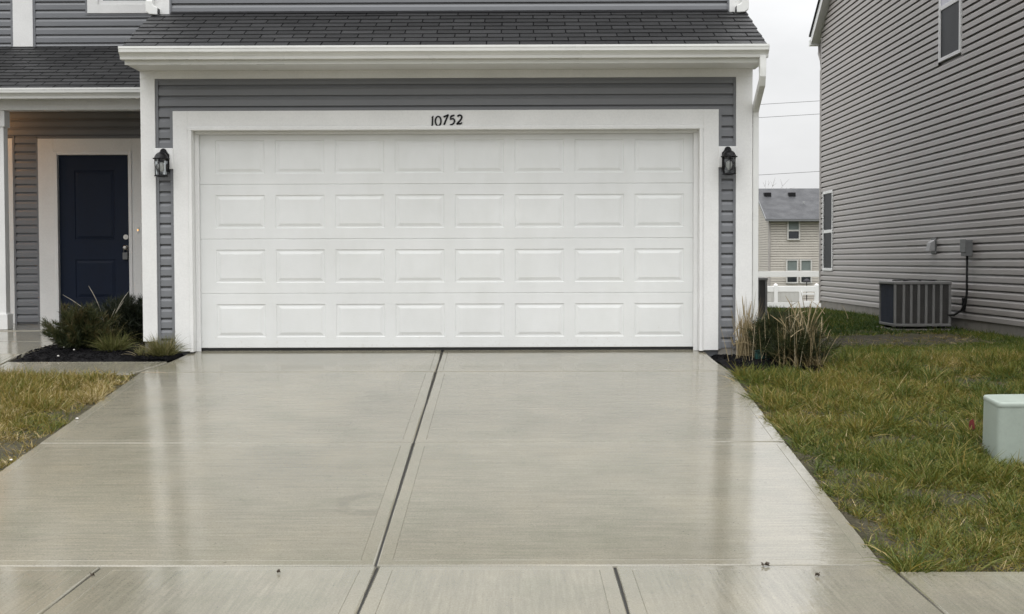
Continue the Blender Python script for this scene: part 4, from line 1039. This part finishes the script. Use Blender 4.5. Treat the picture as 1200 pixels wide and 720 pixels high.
def lawn(name,x0,x1,y0,y1,n_t,per,hmean,lean,wid,bias,matn,label,thin=None,clump=.055,seed=1,cut=.36):
    tx=rng.uniform(x0,x1,n_t); ty=rng.uniform(y0,y1,n_t)
    dn=vnoise(tx,ty,1.6,seed); keep=(dn+vnoise(tx,ty,4.5,seed+9)*.6>cut)
    if thin is not None: keep&=(rng.uniform(0,1,n_t)>thin(tx,ty))
    tx=tx[keep];ty=ty[keep]; m=len(tx)
    th=hmean*(.45+1.0*vnoise(tx,ty,2.3,seed+3))*rng.uniform(.6,1.35,m)
    tt=bias+.34*(vnoise(tx,ty,1.1,seed+5)-.5)+rng.normal(0,.09,m)+.25*(vnoise(tx,ty,.45,seed+6)-.5)
    x=np.repeat(tx,per)+rng.normal(0,clump,m*per); y=np.repeat(ty,per)+rng.normal(0,clump,m*per)
    h=np.repeat(th,per)*rng.uniform(.5,1.2,m*per); t=np.repeat(tt,per)+rng.normal(0,.13,m*per)
    t=np.where(rng.uniform(0,1,m*per)<.03,rng.uniform(.85,1,m*per),t)
    dx=(x-np.repeat(tx,per))/clump*lean*.6+rng.normal(0,lean,m*per); dy=(y-np.repeat(ty,per))/clump*lean*.6+rng.normal(0,lean,m*per)
    ok=allowed(x,y); x,y,h,t,dx,dy=[q[ok] for q in(x,y,h,t,dx,dy)]
    z=gz(x,y)-.01; n=len(x)
    o=blades(name,np.stack([x,y,z],-1),np.stack([dx,dy,np.ones(n)],-1),h,wid*rng.uniform(.7,1.3,n),t,rng.uniform(.05,.55,n),matn)
    tag(o,label,'grass',kind='stuff'); return n
def thinR(x,y):  # bare spots along the slab edges and near the walk
    e=np.exp(-((x-2.75)/.13)**2)*(vnoise(x,y,1.8,40)>.60)*(y<-4.0)*.5
    e=np.maximum(e,np.exp(-((y+6.15)/.10)**2)*.45)
    e=np.maximum(e,(vnoise(x,y,1.3,41)>.82)*.5)
    return e
n1=lawn('lawn_grass',2.5,6.4,-6.2,.2,4300,46,.115,.70,.0052,.52,'grass','clumpy yellow green long grass right of the driveway',thinR,clump=.045,seed=1,cut=.24)
n2=lawn('lawn_grass',2.6,6.8,.0,4.2,5200,30,.070,.5,.0055,.60,'mown','short green lawn between driveway and the taupe house',lambda x,y:np.clip(bare(x,y)*1.4,0,.985),seed=13)
n3=lawn('lawn_grass',2.9,6.75,3.8,14.5,6500,20,.080,.5,.009,.33,'mown','green lawn strip along the taupe house wall',lambda x,y:np.clip(bare(x,y)*1.4,0,.985),seed=17)
def thinL(x,y):
    e=np.exp(-((x+2.85)/.2)**2)*(vnoise(x,y,1.7,50)>.52)*.8
    return np.maximum(e,np.exp(-(((x+2.95)/.22)**2+((y+2.65)/.4)**2))*.75)
n4=lawn('lawn_grass',-5.4,-2.55,-6.1,-.95,4600,46,.115,.65,.0055,.80,'grass','yellowed lawn grass left of the driveway',thinL,clump=.045,seed=23,cut=.28)
n8=lawn('tall_grass',2.5,6.2,-6.2,-.2,560,95,.165,.62,.0058,.47,'grass','taller grass tufts standing in the right lawn',thinR,clump=.05,seed=61,cut=.05)
n5=lawn('dry_thatch',2.5,6.0,-6.2,.0,2600,12,.075,3.2,.0042,.80,'grass','dry thatch lying between the grass clumps right of the driveway',clump=.07,seed=31)
n6=lawn('dry_thatch',-4.6,-2.6,-6.1,-.95,1500,12,.07,3.2,.0042,.84,'grass','dry thatch lying on the soil left of the driveway',clump=.07,seed=37)
n7=lawn('dry_thatch',3.2,6.6,1.2,5.0,700,10,.09,3.0,.005,.86,'grass','straw lying on the bare mud before the air conditioner',clump=.09,seed=41)
print('blades',n1,n2,n3,n4,n5,n6,n7)

# ------------------------------------------------------------------ LIGHT
w=bpy.data.worlds.new('World'); scene.world=w; w.use_nodes=True; nt=w.node_tree
bg=nt.nodes['Background']
sky=nt.nodes.new('ShaderNodeTexSky'); sky.sky_type='NISHITA'; sky.sun_disc=False
SUN_EL,SUN_AZ=R(68),R(200)      # azimuth measured clockwise from +Y
sky.sun_elevation=SUN_EL; sky.sun_rotation=SUN_AZ; sky.air_density=1.5; sky.dust_density=4
tc=nt.nodes.new('ShaderNodeTexCoord'); sep=nt.nodes.new('ShaderNodeSeparateXYZ'); link(nt,tc.outputs['Generated'],sep.inputs[0])
# overcast deck: brighter towards the zenith (CIE overcast sky), with soft cloud texture
pw=nt.nodes.new('ShaderNodeMath'); pw.operation='POWER'; mxz=nt.nodes.new('ShaderNodeMath'); mxz.operation='MAXIMUM'; mxz.inputs[1].default_value=0; link(nt,sep.outputs['Z'],mxz.inputs[0]); link(nt,mxz.outputs[0],pw.inputs[0]); pw.inputs[1].default_value=1.4
z_=maprange(nt,pw.outputs[0],0,1,.71,2.95)
nz=nt.nodes.new('ShaderNodeTexNoise'); nz.inputs['Scale'].default_value=5; nz.inputs['Detail'].default_value=5; nz.inputs['Roughness'].default_value=.55
mp=nt.nodes.new('ShaderNodeMapping'); mp.inputs['Scale'].default_value=(1,1,2.2); link(nt,tc.outputs['Generated'],mp.inputs[0]); link(nt,mp.outputs[0],nz.inputs[0])
cl=maprange(nt,nz.outputs['Fac'],.3,.7,.90,1.07)
mm=nt.nodes.new('ShaderNodeMath'); mm.operation='MULTIPLY'; link(nt,z_,mm.inputs[0]); link(nt,cl,mm.inputs[1])
cb=nt.nodes.new('ShaderNodeCombineColor')
for i,k in enumerate((9.95,10.0,10.1)):
    q=nt.nodes.new('ShaderNodeMath'); q.operation='MULTIPLY'; q.inputs[1].default_value=k; link(nt,mm.outputs[0],q.inputs[0]); link(nt,q.outputs[0],cb.inputs[i])
mx=mul(nt,sky.outputs[0],cb.outputs[0],.94,'MIX')
link(nt,mx,bg.inputs[0]); bg.inputs[1].default_value=.1
sd=bpy.data.lights.new('sun','SUN'); sd.energy=.7; sd.angle=R(40); sd.color=(1,.985,.965)
so=bpy.data.objects.new('sun',sd); col.objects.link(so)
d=Vector((math.sin(SUN_AZ)*math.cos(SUN_EL),math.cos(SUN_AZ)*math.cos(SUN_EL),math.sin(SUN_EL)))
so.rotation_euler=d.to_track_quat('Z','Y').to_euler(); so.location=d*30
# ------------------------------------------------------------------ CAMERA
cd=bpy.data.cameras.new('camera'); cd.sensor_fit='HORIZONTAL'; cd.sensor_width=36; cd.lens=36*1571.344/1200; cd.clip_start=.1; cd.clip_end=2000
co=bpy.data.objects.new('camera',cd); col.objects.link(co); scene.camera=co
rot=Matrix(((0.9999805860780987,0.002739364490934976,0.0055967266404579755),(0.005500230459543166,0.034049154730616746,-0.9994050242654489),(-0.0029282984469006968,0.9994164051807015,0.03403342656697317)))
co.matrix_world=Matrix.Translation((.70697,-12.92459,.84882))@rot.to_4x4()
vs=scene.view_settings; vs.view_transform='Standard'; vs.look='None'; vs.exposure=.16; vs.gamma=1; vs.use_curve_mapping=False
